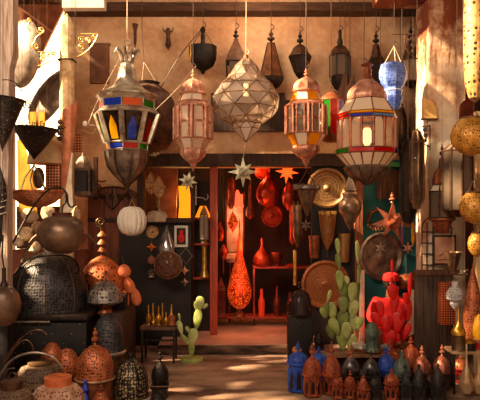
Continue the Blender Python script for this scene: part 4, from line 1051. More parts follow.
def henna(px, y0, y1, y2, w, Y, label, m, nm, neck=True):
    t = Thing('ribbed_globe', label, 'globe lamp', px, y2, Y)
    H = y2-y1
    t.lathe('globe', m, [(w*.45, y1), (w*.75, y1+H*.06), (w*.95, y1+H*.25), (w, y1+H*.5), (w*.93, y1+H*.75), (w*.6, y2)], 40, flute=.08, nfl=14)
    t.lathe('collar', nm, [(w*.45, y0), (w*.5, y0+.6), (w*.48, y1+1)], 28); t.done()
henna(58, 376, 384, 423, 27, 4.9, 'ribbed henna-patterned globe lamp with orange collar at the bottom edge', P_FAB, ORANGE)
henna(40, 362, 364, 400, 24, 5.35, 'ribbed brown henna-patterned globe lamp behind the orange-collared one', P_FABD, BRONZE)
henna(12, 380, 388, 430, 22, 4.6, 'dim ribbed globe lamp in the bottom left corner', P_FABD, IRONB)
t = Thing('curled_iron_stand', 'large black curled iron stand in the bottom left corner', 'stand', 10, 420, 4.7)
t.tube('big_curl', PEWD, [(-4, 385, 0), (2, 372, 0), (12, 360, 0), (25, 354, 0), (40, 353, 0), (54, 358, 0), (62, 368, 0)], 1.3)
t.tube('upper_curl', IRONB, [(2, 365, 0), (15, 345, 0), (28, 333, 0), (40, 330, 0), (47, 335, 0)], .9)
t.tube('middle_curl', IRONB, [(5, 362, 0), (17, 345, 0), (26, 340, 0), (32, 345, 0), (34, 354, 0)], .8)
t.tube('spiral', IRONB, spiral(12, 377, 1, 9, 0, 1.8, 26), .8)
t.tube('stem', IRONB, [(-2, 420, 0), (-4, 385, 0)], 1.3); t.done()
# dark lattice lantern and small black lantern
t = Thing('lattice_dome_lantern', 'black filigree dome lantern with light painted into its holes, left of the little black lantern', 'lantern', 131, 408, 5.6)
GLINT = pierced('filigree', '#1c1612', '#3a3028', '#b8a078', 34, .42, .5, .4)  # pale hole colour stands in for light glinting through
t.lathe('dome', GLINT, [(2, 358), (7, 361), (12, 367), (15.5, 376), (16.5, 388), (16, 402), (14, 408)], 28)
t.cage('rib', IRON, [(2.2, 358), (7.2, 361), (12.3, 367), (15.8, 376), (16.8, 388), (16.3, 402)], 10, 0, .6)
t.lathe('finial', IRON, [(0, 351), (3.5, 353), (4, 355), (2, 357), (2.5, 359)], 14); t.done()
t = Thing('kasbah_lantern', 'small black onion-domed lantern on a square base beside the filigree dome', 'lantern', 160, 406, 5.6)
t.lathe('dome', P_BLACK, [(1, 361), (4, 364), (8, 370), (8.8, 377), (8, 382), (7, 384)], 20)
t.lathe('finial', IRON, finial(349, 362, 3.5), 12)
t.lathe('body', IRON, [(12, 384), (12, 386), (10.5, 387), (10.5, 404), (12, 406)], 4, PI/4)
t.tube('cross_bar', IRONB, [(150, 384, -9), (170, 384, -9)], .8); t.done()
t = Thing('onion_lantern', 'black onion-domed lantern top at the bottom edge, nearer than the square-based one', 'lantern', 158, 411, 5.2)
t.lathe('dome', P_BLACK, [(0, 390), (4, 393), (8, 399), (9, 406), (8, 412)], 20); t.done()
t = Thing('bottle_ornament', 'small blue glass bead finial between the copper domes', 'ornament', 85, 398, 5.3)
t.lathe('beads', mat('blue_bead', '#2030b8', '#4868f0', .25, 0, 6, 0), [(0, 379), (2, 381), (1, 384), (3, 388), (3.4, 390), (1.4, 393), (3.6, 397), (3.6, 402)], 16); t.done()
t = Thing('dome_lamp', 'tiny copper pierced dome lamp at the bottom edge right of the blue beads', 'dome lamp', 101, 408, 5.2)
t.lathe('dome', P_COP, [(0, 391), (4, 392), (7, 397), (8, 403), (8, 408)], 24); t.lathe('finial', COPD, finial(383, 392, 3), 12); t.done()

# ================================================================ display left of the doorway
t = Thing('hat_ornament', 'round copper shell-like disc on the black board under the cream dome', 'ornament', 152, 239, 7.77)
t.disc('disc', TRAYB, 152.5, 232, 6.5, 1.2, 0, .15, boss=.4); t.done()
def diamond(px, py, w, hh, Y, label, m, frame=False):
    t = Thing('diamond_ornament', label, 'ornament', px, py+hh, Y)
    P = [(px, py-hh, 0), (px+w, py, 0), (px, py+hh, 0), (px-w, py, 0)]
    q = [(px+ (a-px)*.5+ (b-px)*.5*.55, py+(c-py)*.5*1+(e-py)*.5*.55, 0) for (a, c, _), (b, e, _) in zip(P, P[1:]+P[:1])]
    if frame:
        t.tube('frame', m, [P[0], P[1], P[2], P[3]], .7, 4, close=True)
    else:
        bm = bmesh.new(); ring = []
        for i in range(4):
            a, b = P[i], P[(i+1) % 4]
            ring += [a, ((a[0]+b[0])/2*.6+px*.4, (a[1]+b[1])/2*.6+py*.4, 0)]
        R = [bm.verts.new(t.v(*p)) for p in ring]; c1 = bm.verts.new(t.v(px, py, -2)); c2 = bm.verts.new(t.v(px, py, 2))
        for i in range(8): bm.faces.new((R[i], R[(i+1) % 8], c1)); bm.faces.new((R[(i+1) % 8], R[i], c2))
        t.add('diamond', bm, m)
    t.done()
BORG = mat('bright_orange_metal', '#e86818', '#ff9038', .4, .2, 10, 0)
diamond(151.5, 247, 5.5, 4.5, 7.77, 'bright orange four-pointed ornament on the black board', BORG)
t = Thing('bead_ornament', 'small pinkish ball ornament on the string under the orange one', 'ornament', 151.5, 265, 7.76)
t.ellip('ball', COPR, 151.5, 260, 3.8, 4.5, 3); t.done()
t = Thing('bead_ornament', 'small tiered bell ornament at the bottom of its string on the black board', 'ornament', 151.5, 277, 7.76)
t.lathe('bell', PEWTER, [(1, 269), (4, 271), (1.5, 272), (4.5, 274), (2, 275), (3.5, 277), (0, 278)], 12); t.done()
t = Thing('ornament_string', 'string carrying the shell, orange and pink ornaments down the black board', 'string', 151.5, 278, 7.78)
t.tube('string', STRING, [(152, 224, 0), (151.5, 277, 0)], .4); t.done()
t = Thing('teardrop_mirror', 'tall steel teardrop ornament hanging behind the glass ball', 'ornament', 166.5, 250, 7.7)
t.lathe('drop', mat('bright_steel', '#6c6c74', '#d8d8dc', .15, .8, 5, 0), [(0, 223), (1.5, 228), (5, 237), (8.5, 247), (9, 252), (6, 258), (0, 260)], 16); t.done()
t = Thing('glass_ball', 'clear glass ball ringed with pale metal on the black board', 'ball', 168, 279, 7.45)
t.ellip('ball', glass('clear_ball', '#d0a890', .72, .03), 168, 265, 13.5, 13.5, 13.5, n=24)
t.tube('ring', PEWTER, [(168+13.8*math.sin(q*PI/16), 265+13.8*math.cos(q*PI/16), 0) for q in range(32)], .5, close=True)
t.tube('cord', STRING, [(168, 251, 0), (168, 224, 0)], .3); t.done()
diamond(186, 256, 6.5, 8, 7.78, 'wire diamond frame, highest of three down the right of the black board', PEWD, True)
diamond(184.5, 270.5, 5, 5, 7.77, 'pale four-pointed ornament between the wire diamond and the grey one', mat('pale_peach', '#d8a078', '#f8d0a8', .4, .2))
diamond(184.5, 282, 5, 5, 7.77, 'grey four-pointed ornament, lowest on the right of the black board', PEWTER)
t = Thing('picture', 'small white-framed picture with a red figure on dark ground', 'picture', 181, 247, 7.77)
t.box('frame', CREAM, 174.5, 225.5, 188, 247, -1, 2, .2)
t.box('image', BLACK, 176.8, 228, 185.8, 244.5, -1.6, -.9, 0)
bm = bmesh.new()
def blob(bm, t, x, y, rx, ry, d, n=12):
    V = [bm.verts.new(t.v(x+rx*math.sin(2*PI*i/n), y+ry*math.cos(2*PI*i/n), d)) for i in range(n)]
    V2 = [bm.verts.new(t.v(x+rx*math.sin(2*PI*i/n), y+ry*math.cos(2*PI*i/n), d+.3)) for i in range(n)]
    bm.faces.new(V); bm.faces.new(V2[::-1])
    for i in range(n): bm.faces.new((V[i], V2[i], V2[(i+1) % n], V[(i+1) % n]))
blob(bm, t, 181.5, 232, 2, 2.4, -2); blob(bm, t, 181.5, 238, 3, 4.5, -2.1)
t.add('figure', bm, REDF); t.done()
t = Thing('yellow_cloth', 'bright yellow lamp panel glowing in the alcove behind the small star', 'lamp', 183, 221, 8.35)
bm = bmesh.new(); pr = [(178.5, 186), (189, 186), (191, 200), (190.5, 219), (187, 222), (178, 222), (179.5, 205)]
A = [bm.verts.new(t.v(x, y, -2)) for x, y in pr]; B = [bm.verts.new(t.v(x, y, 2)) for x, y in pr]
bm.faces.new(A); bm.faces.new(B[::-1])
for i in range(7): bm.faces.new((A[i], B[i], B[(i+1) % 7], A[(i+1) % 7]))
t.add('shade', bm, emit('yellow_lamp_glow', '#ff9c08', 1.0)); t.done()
t = Thing('small_yellow_lamp', 'small glowing yellow cone lampshade on the shelf behind the glass tube lantern', 'lamp', 203, 218, 8.14)
t.lathe('shade', emit('yellow_lamp_glow2', '#ff9018', .9), [(3, 206), (8, 217), (7.4, 217.4), (2.6, 206.6)], 16); t.lathe('stand', BRASS, [(.8, 213), (1, 216), (2.4, 217.8)], 8); t.done()
sheet('alcove_wall_hanging', 'dusty pink cloth backdrop inside the alcove', 'cloth', [(142, 164), (178, 164), (176, 226), (142, 226)], 8.5, mat('dusty_pink', '#8a5240', '#b87c60', .8, 0, 4, .1), 3)
# narrow shelving left of the red jamb
t = Thing('narrow_shelf', 'narrow dark shelf rack between the black board and the red door jamb', 'shelf', 200, 336, 8.1)
t.box('side', WOODD, 191, 180, 193.5, 333, -2, 12, .2)
for y in (218, 243.5, 277.5): t.box('shelf_board', MATS['jamb_red'], 193, y, 210, y+1.8, -2, 12, .2)
t.box('back_board', BLACK, 193, 180, 210, 333, 10, 12, .1); t.done()
t = Thing('tube_lantern', 'slim glass tube lantern with arched metal top left of the red jamb', 'lantern', 204, 242, 7.7)
t.panes('glass_tube', [glass('tube_glass', '#c8b8a8', .35, .2)], [(4, 216), (4, 238)], 6, 0, .08)
t.cage('frame', PEWD, [(4.2, 215), (4.2, 239)], 6, 0, .6)
t.lathe('cap', BRONZE, [(0, 205), (1.5, 208), (3, 211), (4.5, 215)], 10); t.lathe('foot', BRONZE, [(4.6, 239), (2, 241), (3.5, 243)], 10); t.done()
t = Thing('hook_arm', 'little pale iron hook projecting above the glass tube lantern', 'hook', 199, 198, 7.7)
t.tube('hook', PEWTER, [(194, 197, 0), (203, 198, 0), (206, 200, 0), (208, 197, 0), (207, 194, 0)], .5); t.tube('rod', PEWTER, [(196, 185, 0), (196, 205, 0)], .5); t.done()
t = Thing('candlestick', 'tall brass candlestick tube on the narrow shelf rack', 'candlestick', 204.5, 277, 8.0)
t.lathe('stick', BRASS, [(3, 246), (2.6, 248), (2.6, 270), (4, 273), (5, 277)], 14); t.done()
# brass vases on the little black table
t = Thing('side_table', 'little black side table carrying brass vases left of the cactus', 'table', 159.5, 366, 7.0)
gy = HY+CH*F/7.0
t.box('top', mat('table_top', '#3c2418', '#6c442c', .6), 142, 325, 177, 328, -13, 13, .3)
t.box('stretcher', IRON, 144, 337.5, 175, 339, -11, -9.5, .1)
for x in (143, 174):
    for d in (-12, 10): t.box('leg', IRON, x, 328, x+2, gy, d, d+2, .1)
t.done()
VAS = ['squat', 'slender', 'narrow', 'tallest', 'small', 'plump', 'long-necked']
for k, (x, y0, w, y1, d) in enumerate(((148.5, 305, 2.6, 325, -4), (153, 303, 2.2, 319, 6), (158.5, 306, 3.2, 325, -3), (162.5, 303, 1.6, 322, 5), (166, 312, 2.3, 325, -6), (171.5, 304, 2.8, 322, 3), (153.5, 316, 2, 325, -9))):
    lab = ['brass vase at the left end of the little black table', 'brass vase standing behind, second from the left end of the little table', 'brass long-necked vase in the middle of the little table', 'thinnest brass vase, behind the middle of the little table',
           'short brass vase in front near the right end of the little table', 'brass pointed vase at the right end of the little table', 'tiny brass pot in front of the vases on the little table'][k]
    H = 325-y0
    t = Thing('brass_vase', lab, 'vase', x, 325, 7.0+d*.01, 'brass vases on the little table')
    t.lathe('vase', GOLD, [(.5, y0), (.7, y0+H*.15), (.6, y0+H*.4), (w*.8, y0+H*.55), (w, y0+H*.72), (w*.7, y0+H*.88), (w*.4, y0+H*.93), (w*.7, 325)], 16); t.done()
t = Thing('brass_cup', 'copper cup at the right end of the little table of vases', 'cup', 171.5, 325, 6.93)
t.lathe('cup', COPPER, [(3.4, 316), (3.6, 317), (3.2, 325)], 14); t.done()
# metal cactus on the ground left of the door
def paddle_plant(name, label, cat, px, py, Y, pads, mats, base=None, group=None):
    t = Thing(name, label, cat, px, py, Y, group)
    if base: t.lathe('base', mats[0], base, 28)
    for k, (x0, y0, L, w, ang, d) in enumerate(pads):   # foot point, length, half width, lean in degrees
        a = math.radians(ang); bm = bmesh.new(); bmesh.ops.create_uvsphere(bm, u_segments=16, v_segments=10, radius=1)
        for v in bm.verts:
            z = v.co.z; k2 = .78+.3*z
            v.co = Vector((v.co.x*w*k2*1.12, v.co.y*max(1.0, w*.18), z*L/2))*t.S
        bmesh.ops.transform(bm, matrix=Matrix.Translation(t.v(x0+math.sin(a)*L/2, y0-math.cos(a)*L/2, d)) @ Matrix.Rotation(a, 4, 'Y') @ Matrix.Rotation(math.radians((k*53) % 50-25), 4, 'Z'), verts=bm.verts)
        t.add('pad', bm, mats[k % len(mats)])
    return t
t = paddle_plant('metal_cactus', 'green painted metal prickly pear on a disc base left of the doorstep', 'cactus', 192, 361, 7.0,
    [(191.5, 357, 15, 4, 0, 0), (191, 345, 17, 6, 12, 0), (196, 330, 21, 5, 8, 0), (199, 311, 15, 5, 6, 0), (190, 345, 14, 3, -42, 0), (182, 335, 15, 3.5, -15, 0), (198, 313, 12, 3, -12, 2), (180, 321, 8, 1.5, -10, 0), (190, 333, 8, 2.2, -30, -1), (203, 309, 7, 2, 40, 0)],
    [GREENC, GREENP], base=[(11, 357.5), (11.5, 358), (11.5, 361), (10, 361.5)]); t.done()

# ================================================================ inside the red room
t = Thing('teardrop_lamp', 'tall pierced teardrop lamp glowing orange-red in the doorway', 'lamp', 239.5, 316, 8.35)
t.lathe('body', P_GLOWR, [(.6, 228), (1.6, 240), (2.6, 250), (5, 262), (9, 276), (12, 289), (12, 297), (9, 304), (5, 307.5), (2, 309)], 32)
t.lathe('foot', COPD, [(1.6, 308), (2, 311), (6, 314), (6.5, 316)], 20); t.lathe('tip', COPD, [(0, 218), (.6, 222), (.7, 229)], 8); t.done()
light('POINT', 'teardrop_light', W(239, 285, 8.0), 2.5, (1, .22, .05), None, shadow_soft_size=.05)
t = Thing('low_bench', 'low dark red bench rail running across the back of the doorway', 'bench', 252, 330, 8.6)
t.box('top', MATS['jamb_red'], 205, 316.5, 312, 318.5, -2, 20, .3)
for x in (206, 253, 309): t.box('leg', IRON, x, 318.5, x+2, HY+(CH-.108)*F/8.6-.2, -1, 2, .2)
t.done()
t = Thing('red_shelf_table', 'red shelf table holding flasks on the right inside the shop', 'table', 284, 316, 8.55)
REDW = mat('red_wood', '#7c2012', '#b83c20', .5, 0, 6, .2)
t.box('top', REDW, 253, 266.5, 316, 268.5, -2, 22, .3)
t.box('post', REDW, 253, 268.5, 255, 316, -2, 0, .2); t.box('post', REDW, 313, 268.5, 315, 316, -2, 0, .2); t.done()
def redthing(name, label, cat, px, prof, Y, m=None, segs=24, **k):
    t = Thing(name, label, cat, px, prof[-1][1], Y); t.lathe('body', m or COPD, prof, segs, **k); return t
REDC = mat('red_copper', '#7c2010', '#c84828', .35, .55, 10, .1)
REDD = mat('dark_red_copper', '#4c1408', '#8c3018', .4, .4, 10, .1)
redthing('flask', 'onion-shaped red copper flask on the red shelf table', 'flask', 262, [(1, 238), (1.5, 240), (1.2, 246), (3.5, 250), (8, 256), (9, 261), (7.5, 265), (6, 266.5)], 8.6, REDC).done()
redthing('goblet', 'dark red goblet on the red shelf table right of the flask', 'goblet', 277, [(6, 252), (6.3, 255), (5, 261), (2, 264), (3.5, 266.5)], 8.6, REDD).done()
redthing('bowl', 'upturned red bowl at the right end of the red shelf table', 'bowl', 291, [(0, 262.5), (5, 263.3), (7.5, 266.5)], 8.6, REDC).done()
redthing('bottle', 'orange-red bottle with added glow standing under the red shelf table', 'bottle', 261.5, [(1, 289), (1.4, 290), (1.6, 297), (3, 300), (3.2, 306), (2.8, 316)], 8.65, emit('bottle_added_glow', '#c82c10', .4)).done()  # emission added to the material, the bottle is no lamp
redthing('bottle', 'dark red long-necked bottle under the red shelf table', 'bottle', 277, [(.8, 286), (1.2, 288), (1.4, 294), (3.6, 301), (4, 308), (3, 316)], 8.65, REDD).done()
redthing('bottle', 'dark red bottle under the right end of the red shelf table', 'bottle', 290, [(.8, 292), (1.2, 294), (1.4, 298), (3.4, 303), (3.8, 309), (3, 316)], 8.65, REDD).done()
redthing('box_lantern', 'dark red boxy lantern on the bench beside the teardrop lamp', 'lantern', 221, [(1, 278), (2, 281), (5, 286), (7, 290), (7, 291), (6.5, 292), (6.5, 315), (7, 316.5)], 8.6, REDD, 4, phase=PI/4).done()
def hung(name, label, cat, px, prof, Y, m, segs=24, **k):
    t = Thing(name, label, cat, px, prof[-1][1], Y); t.lathe('body', m, prof, segs, **k)
    yt = HY-(2.69-CH)*F/Y if Y > 8.15 else top_of(Y)
    t.tube('cord', IRON, [(px, prof[0][1], 0), (px, yt, 0)], .3); t.done(); return t
hung('gourd_lamp', 'big dark red gourd lamp hanging right of the silvery star', 'lamp', 268, [(1.5, 172), (3, 175), (3, 178), (9, 184), (12, 191), (12, 197), (9, 203), (3, 207)], 8.7, REDC, flute=.08, nfl=12)
hung('gourd_lamp', 'red gourd lamp hanging beside the door edge under the glowing star', 'lamp', 289, [(1, 182), (3, 185), (6, 190), (7.5, 197), (6, 204), (2, 210)], 8.5, REDC, flute=.08, nfl=10)
hung('diamond_lamp', 'small glowing orange diamond lamp in front of the mirror', 'lamp', 233, [(0, 211), (3, 216), (5.5, 222), (3, 228), (0, 233)], 8.3, P_GLOWR, 8)
hung('pendant_lamp', 'red spinning-top pendant lamp behind the red jamb', 'lamp', 223.5, [(.6, 244), (3, 248), (4.5, 252), (3, 256), (.6, 260), (.3, 274)], 8.4, REDC, 12)
hung('pendant_lamp', 'dark red narrow pendant lamp hanging at the door top near the silvery star', 'lamp', 231, [(2, 178), (4, 182), (4.5, 192), (3.5, 205), (1, 209)], 8.95, REDD, 12)
hung('pendant_lamp', 'small red bottle lamp on the left just inside the red jamb', 'lamp', 220, [(1, 222), (1.6, 226), (4, 231), (4, 237), (2, 241)], 8.4, REDC, 12)
hung('pendant_lamp', 'long red pendant lamp hanging between mirror and dark gourd', 'lamp', 250, [(1, 185), (1.6, 195), (2, 205), (4.5, 210), (4, 216), (1, 219)], 8.6, REDD, 12)
t = Thing('red_bowl', 'bright red glowing bowl tipped up near the door top beside the star', 'bowl', 262, 178, 8.9)
t.disc('bowl', REDC, 262, 171, 8, 2, 0, .3, tilt=(.2, .3)); t.done()
t = Thing('red_tray', 'round red copper tray hanging in the middle of the room right of the mirror', 'tray', 272, 227, 8.75)
t.disc('tray', REDC, 272, 216, 11, 1.5, 0, .15, tilt=(.2, 0)); t.done()
t = Thing('mirror', 'bright mirror with pink reflected light put in its colour behind the teardrop lamp', 'mirror', 236, 260, 9.3)
t.box('glass', mat('mirror_pink_reflection', '#e89078', '#fff0e0', .35, .2, 5, 0), 227, 194, 243, 252, -1, 1, .3)  # the pink reflection is put into the glass colour
t.box('frame', REDD, 225.5, 192, 227, 254, -2, 1, .2); t.box('frame', REDD, 243, 192, 244.5, 254, -2, 1, .2)
t.done()
light('POINT', 'mirror_light', W(234, 215, 8.95), 2.5, (1, .36, .16), None, shadow_soft_size=.05)
t = Thing('pink_shade', 'glowing pink cone lampshade in front of the mirror', 'lampshade', 237.5, 208, 9.1)
t.lathe('shade', emit('pink_glow', '#ff7048', .7), [(1, 190), (4, 198), (6.5, 207), (0, 208)], 16, cx=237.5); t.tube('cord', IRON, [(237.5, 191, 0), (237.5, HY-(2.69-CH)*F/9.1, 0)], .3); t.done()
t = Thing('stool', 'pale round stool seat in front of the mirror behind the teardrop neck', 'stool', 233, 262, 9.0)
t.lathe('seat', mat('pale_pink', '#c88870', '#f0c0a8', .6), [(8, 253), (9, 254), (9, 258), (6, 262)], 20)
for k in range(3): t.tube('leg', REDD, [(233+5*math.cos(k*2.1), 260, 5*math.sin(k*2.1)), (233+8*math.cos(k*2.1), HY+(CH-.108)*F/9.0, 8*math.sin(k*2.1))], .9)
t.done()
hung('tube_lamp', 'long dark red tube lamp at the right edge of the doorway', 'lamp', 292.5, [(2.2, 205), (3, 207), (3.2, 240), (1.5, 244)], 8.4, REDC, 10)
# ================================================================ right of the doorway
def tray(cx, cy, r, Y, label, m, boss=.18, tilt=(0, 0)):
    t = Thing('metal_tray', label, 'tray', cx, cy+r, Y); t.disc('tray', m, cx, cy, r, 1.4, 0, .1, tilt, boss=boss); t.done()
tray(327, 188, 20, 7.84, 'round brass tray with raised boss hung on the black boards, upper of two', TRAYB)
tray(325.5, 284.5, 24.5, 7.84, 'big engraved copper tray behind the green cactus, lower on the black boards', TRAYM, .02)
tray(381, 256, 24, 7.8, 'large dark round metal shield on the teal wall', PLATEM, .06, (.25, 0))
t = Thing('castle_cup', 'tall brass goblet lamp with battlement rim between the two trays', 'cup', 327.5, 250, 7.77)
t.lathe('cup', mat('etched_brass', '#6c4828', '#c08850', .4, .5, 60, .3), [(8.6, 214), (8.3, 220), (7, 232), (5.6, 242), (4.4, 244), (2.5, 247), (1, 250)], 24)
for k in range(8):
    a = k*PI/4; t.lathe('merlon', BRASS, [(1.6, 211), (1.6, 215)], 4, PI/4, cx=327.5+7.6*math.sin(a), d=-7.6*math.cos(a))
t.tube('cord', STRING, [(327.5, 250, 0), (327.5, 257, 0)], .4); t.done()
def cup(cx, y0, y1, w, label, m, Y=7.8):
    t = Thing('copper_cup', label, 'cup', cx, y1, Y)
    t.lathe('cup', m, [(w, y0), (w*1.02, y0+1), (w*.8, y1-1), (w*.78, y1), (0, y1), (0, y1-1), (w*.7, y1-1.5), (w*.92, y0+1)], 24, cap=False); t.done()
cup(314.5, 235.5, 258, 5.8, 'plain copper beaker on the black boards left of the battlement goblet', COPD)
cup(344, 233.5, 262, 6.5, 'brass beaker on the black boards right of the battlement goblet', mat('etched_brass2', '#70502c', '#b88450', .4, .5, 60, .3))
t = Thing('tall_brass_lamp', 'tall dark bronze sheath lamp with toothed top at the right door edge', 'lamp', 297.5, 247, 7.92)
t.lathe('body', BRONZE, [(4.5, 205), (5, 207), (4.6, 225), (4.8, 236), (2.5, 243), (1, 247)], 16)
for k in range(6): t.lathe('tooth', BRONZE, [(.3, 201), (1, 206)], 5, cx=297.5+4.2*math.sin(k*PI/3), d=-4.2*math.cos(k*PI/3))
t.done()
t = Thing('gold_rod', 'slim gold rod hanging below the bronze sheath lamp', 'rod', 295, 285, 7.95)
t.lathe('rod', GOLD, [(1.4, 250), (1.8, 252), (1.7, 283), (2, 285)], 12); t.done()
# black crate with dark glass lantern
t = Thing('black_crate', 'black metal chest with studded front right of the doorstep', 'chest', 300, 352, 6.9)
gy = HY+CH*F/6.9
t.box('body', BLACK, 288.5, 316, 313, gy-4, -2, 22, .5)
t.box('lid_edge', IRONB, 288, 314.5, 313.5, 316.5, -3, 22, .3)
t.ellip('knob', IRONB, 300, 324, 1.6, 1.6, 1.2, -3)
for x in (289, 309):
    for d in (-1, 18): t.box('foot', IRON, x, gy-4, x+3, gy, d, d+3, .1)
t.done()
t = Thing('glass_dome_lantern', 'dark glass domed lantern on top of the black chest', 'lantern', 300, 314.5, 6.95)
t.lathe('glass', glass('smoked', '#5c4a48', .3, .05), [(3, 290), (7, 293), (10, 299), (11, 307), (11, 312)], 28)
t.cage('rib', IRON, [(3.2, 290), (7.2, 293), (10.2, 299), (11.2, 307), (11.2, 312)], 6, HEX, .5, rows=False)
t.lathe('base', IRON, [(12, 312), (12.5, 313), (12, 314.5)], 28); t.lathe('finial', IRON, finial(280, 291, 2.6), 12); t.done()
t = Thing('dark_onion_lantern', 'slim black onion lantern on the plank between chest and green cactus', 'lantern', 319, 351, 6.7)
t.lathe('dome', P_BLACK, [(1, 332), (3, 334), (5, 338), (5.3, 342)], 16); t.lathe('body', P_BLACK, [(5.5, 342), (5, 343), (5, 350), (5.5, 351)], 6)
t.lathe('finial', IRON, finial(325, 333, 2), 10); t.done()
# stacked crates that carry plants, covered by the plank
t = Thing('plank_bench', 'low wooden plank bench behind the small floor lanterns', 'bench', 362, 372, 6.6)
gy = HY+CH*F/6.6
t.box('plank', mat('plank', '#6c4430', '#a87858', .7, 0, 6, .2), 311, 351.5, 422, 354.5, -14, 16, .3)
t.box('box', mat('dark_box', '#1c1210', '#3a2820', .8), 313, 354.5, 420, gy, 0, 14, .3); t.done()
# green cactus
t = paddle_plant('metal_cactus', 'tall green painted metal prickly pear in front of the copper tray', 'cactus', 345, 351.5, 6.7,
    [(343, 351, 22, 6.5, -4, 0), (349, 351, 18, 5.5, 10, -3), (342, 331, 21, 6.5, 4, 0), (338, 334, 18, 5.5, -25, -3), (352, 334, 20, 5.5, 6, 2),
     (343, 313, 17, 6, 0, -2), (334, 322, 20, 5, -8, 2), (352, 318, 19, 6, 8, 0), (346, 302, 21, 6, -8, 3), (341, 290, 20, 4.5, -6, 0),
     (351, 302, 20, 5.5, 8, -1), (327, 318, 16, 3.4, -4, 0), (325, 318, 12, 3.5, -18, -2), (327, 303, 14, 2.4, 16, 0), (357, 304, 24, 3, 3, 0),
     (358, 286, 22, 2.4, 4, 0), (358, 264, 24, 2.8, -2, 0), (340, 271, 18, 3.2, -10, 0), (339, 255, 17, 3, -6, 2), (344, 289, 13, 5, 12, 4), (333, 340, 16, 5, -12, 3), (357, 330, 14, 4, 14, -2), (346, 338, 17, 5.5, -2, -5)],
    [GREENC, GREENP, mat('painted_green_dark', '#565c28', '#848c44', .5, .1, 10, .1)]); t.done()
t = Thing('plaster_strip', 'narrow pale plaster strip leaning between cactus and teal wall', 'post', 362, 352, 7.55)
t.box('strip', mat('pale_strip', '#b89078', '#e8cdb4', .8, 0, 5, .3), 359.5, 270, 364.5, 346, -1, 2, .4); t.done()
# person in red behind the red cactus
def skin_body(name, verts, edges, m, parent, levels=1, root=0):
    me = bpy.data.meshes.new(name); me.from_pydata([v[:3] for v in verts], edges, []); me.materials.append(m)
    o = bpy.data.objects.new(name, me); col.objects.link(o); o.parent = parent
    md = o.modifiers.new('Skin', 'SKIN'); md.use_smooth_shade = True
    for i, v in enumerate(verts):
        r = v[3]; me.skin_vertices[0].data[i].radius = (r, r)
        me.skin_vertices[0].data[i].use_root = (i == root)
    sb = o.modifiers.new('Sub', 'SUBSURF'); sb.levels = levels; sb.render_levels = levels
    return o
PY = 7.45; pr_ = W(391, 275, PY); px0 = pr_.x
person = bpy.data.objects.new('person', None); col.objects.link(person); person.location = (px0, PY, 0)
person['label'] = 'person in red robe and red cap sitting behind the red cactus'; person['category'] = 'person'
# stool-high seat .2; x, y, z in metres from the point below the head
bv = [(0, .12, .24, .13), (0, .1, .40, .13), (0, .06, .56, .14), (0, .05, .66, .07), (0, .03, .74, .05), (0, .02, .80, .062), (0, .0, .86, .082), (0, .0, .90, .08),
      (.17, .05, .61, .055), (.23, -.02, .44, .045), (.12, -.2, .38, .035), (.07, -.26, .37, .028),
      (-.17, .05, .61, .055), (-.24, -.02, .44, .045), (-.12, -.2, .36, .035), (-.07, -.26, .35, .028),
      (.12, -.02, .22, .09), (.13, -.32, .30, .065), (.1, -.28, .06, .045), (.1, -.38, .03, .035),
      (-.12, -.02, .22, .09), (-.22, -.32, .30, .065), (-.16, -.28, .06, .045), (-.16, -.38, .03, .035)]
be = [(0, 1), (1, 2), (2, 3), (3, 4), (4, 5), (5, 6), (6, 7), (2, 8), (8, 9), (9, 10), (10, 11), (2, 12), (12, 13), (13, 14), (14, 15), (0, 16), (16, 17), (17, 18), (18, 19), (0, 20), (20, 21), (21, 22), (22, 23)]
for s_, hx, hz in ((1, .07, .37), (-1, -.07, .35)):      # hands with four fingers and a thumb, resting in the lap
    wi = 11 if s_ == 1 else 15
    for k in range(4):
        n0 = len(bv); fx = hx-s_*(.005+.0*k); dz = .018-.013*k
        bv += [(hx-s_*.03, -.285, hz+dz, .009), (hx-s_*.055, -.30, hz+dz-.004, .008), (hx-s_*(.075-.006*abs(k-1)), -.292, hz+dz-.012, .0065)]
        be += [(wi, n0), (n0, n0+1), (n0+1, n0+2)]
    n0 = len(bv); bv += [(hx, -.3, hz+.03, .01), (hx-s_*.02, -.315, hz+.045, .008)]; be += [(wi, n0), (n0, n0+1)]
skin_body('body', bv, be, SKIN, person, 2)
rv = [(0, .1, .2, .2), (0, .09, .36, .18), (0, .06, .52, .165), (0, .05, .63, .09),
      (.17, .05, .615, .085), (.24, -.02, .43, .085), (.14, -.17, .38, .065), (-.17, .05, .615, .085), (-.25, -.02, .43, .085), (-.14, -.17, .36, .065),
      (.14, -.02, .22, .13), (.13, -.3, .29, .1), (.1, -.27, .13, .085), (-.14, -.02, .22, .13), (-.23, -.3, .29, .105), (-.17, -.27, .13, .09)]
re_ = [(0, 1), (1, 2), (2, 3), (2, 4), (4, 5), (5, 6), (2, 7), (7, 8), (8, 9), (0, 10), (10, 11), (11, 12), (0, 13), (13, 14), (14, 15)]
skin_body('robe', rv, re_, REDF, person, 2)
def ppart(name, bm, m, par=None):
    o = finish(bm, name, m, par or person); return o
bm = bmesh.new(); lathe_bm(bm, [(.098, .885), (.1, .90), (.1, .935), (.088, .965), (.05, .985), (0, .99)][::-1], 24); ppart('cap', bm, REDF)
bm = bmesh.new(); lathe_bm(bm, [(.09, .9), (.094, .86), (.085, .80), (.05, .77)], 20, cy=.022); ppart('hair', bm, IRON)
bm = bmesh.new()
for s_ in (-1, 1): bmesh.ops.create_uvsphere(bm, u_segments=8, v_segments=6, radius=.011, matrix=Matrix.Translation((s_*.03, -.078, .862)))
ppart('eyes', bm, mat('eye', '#1a1210', '#e8e0d8', .2, 0, 90, 0))
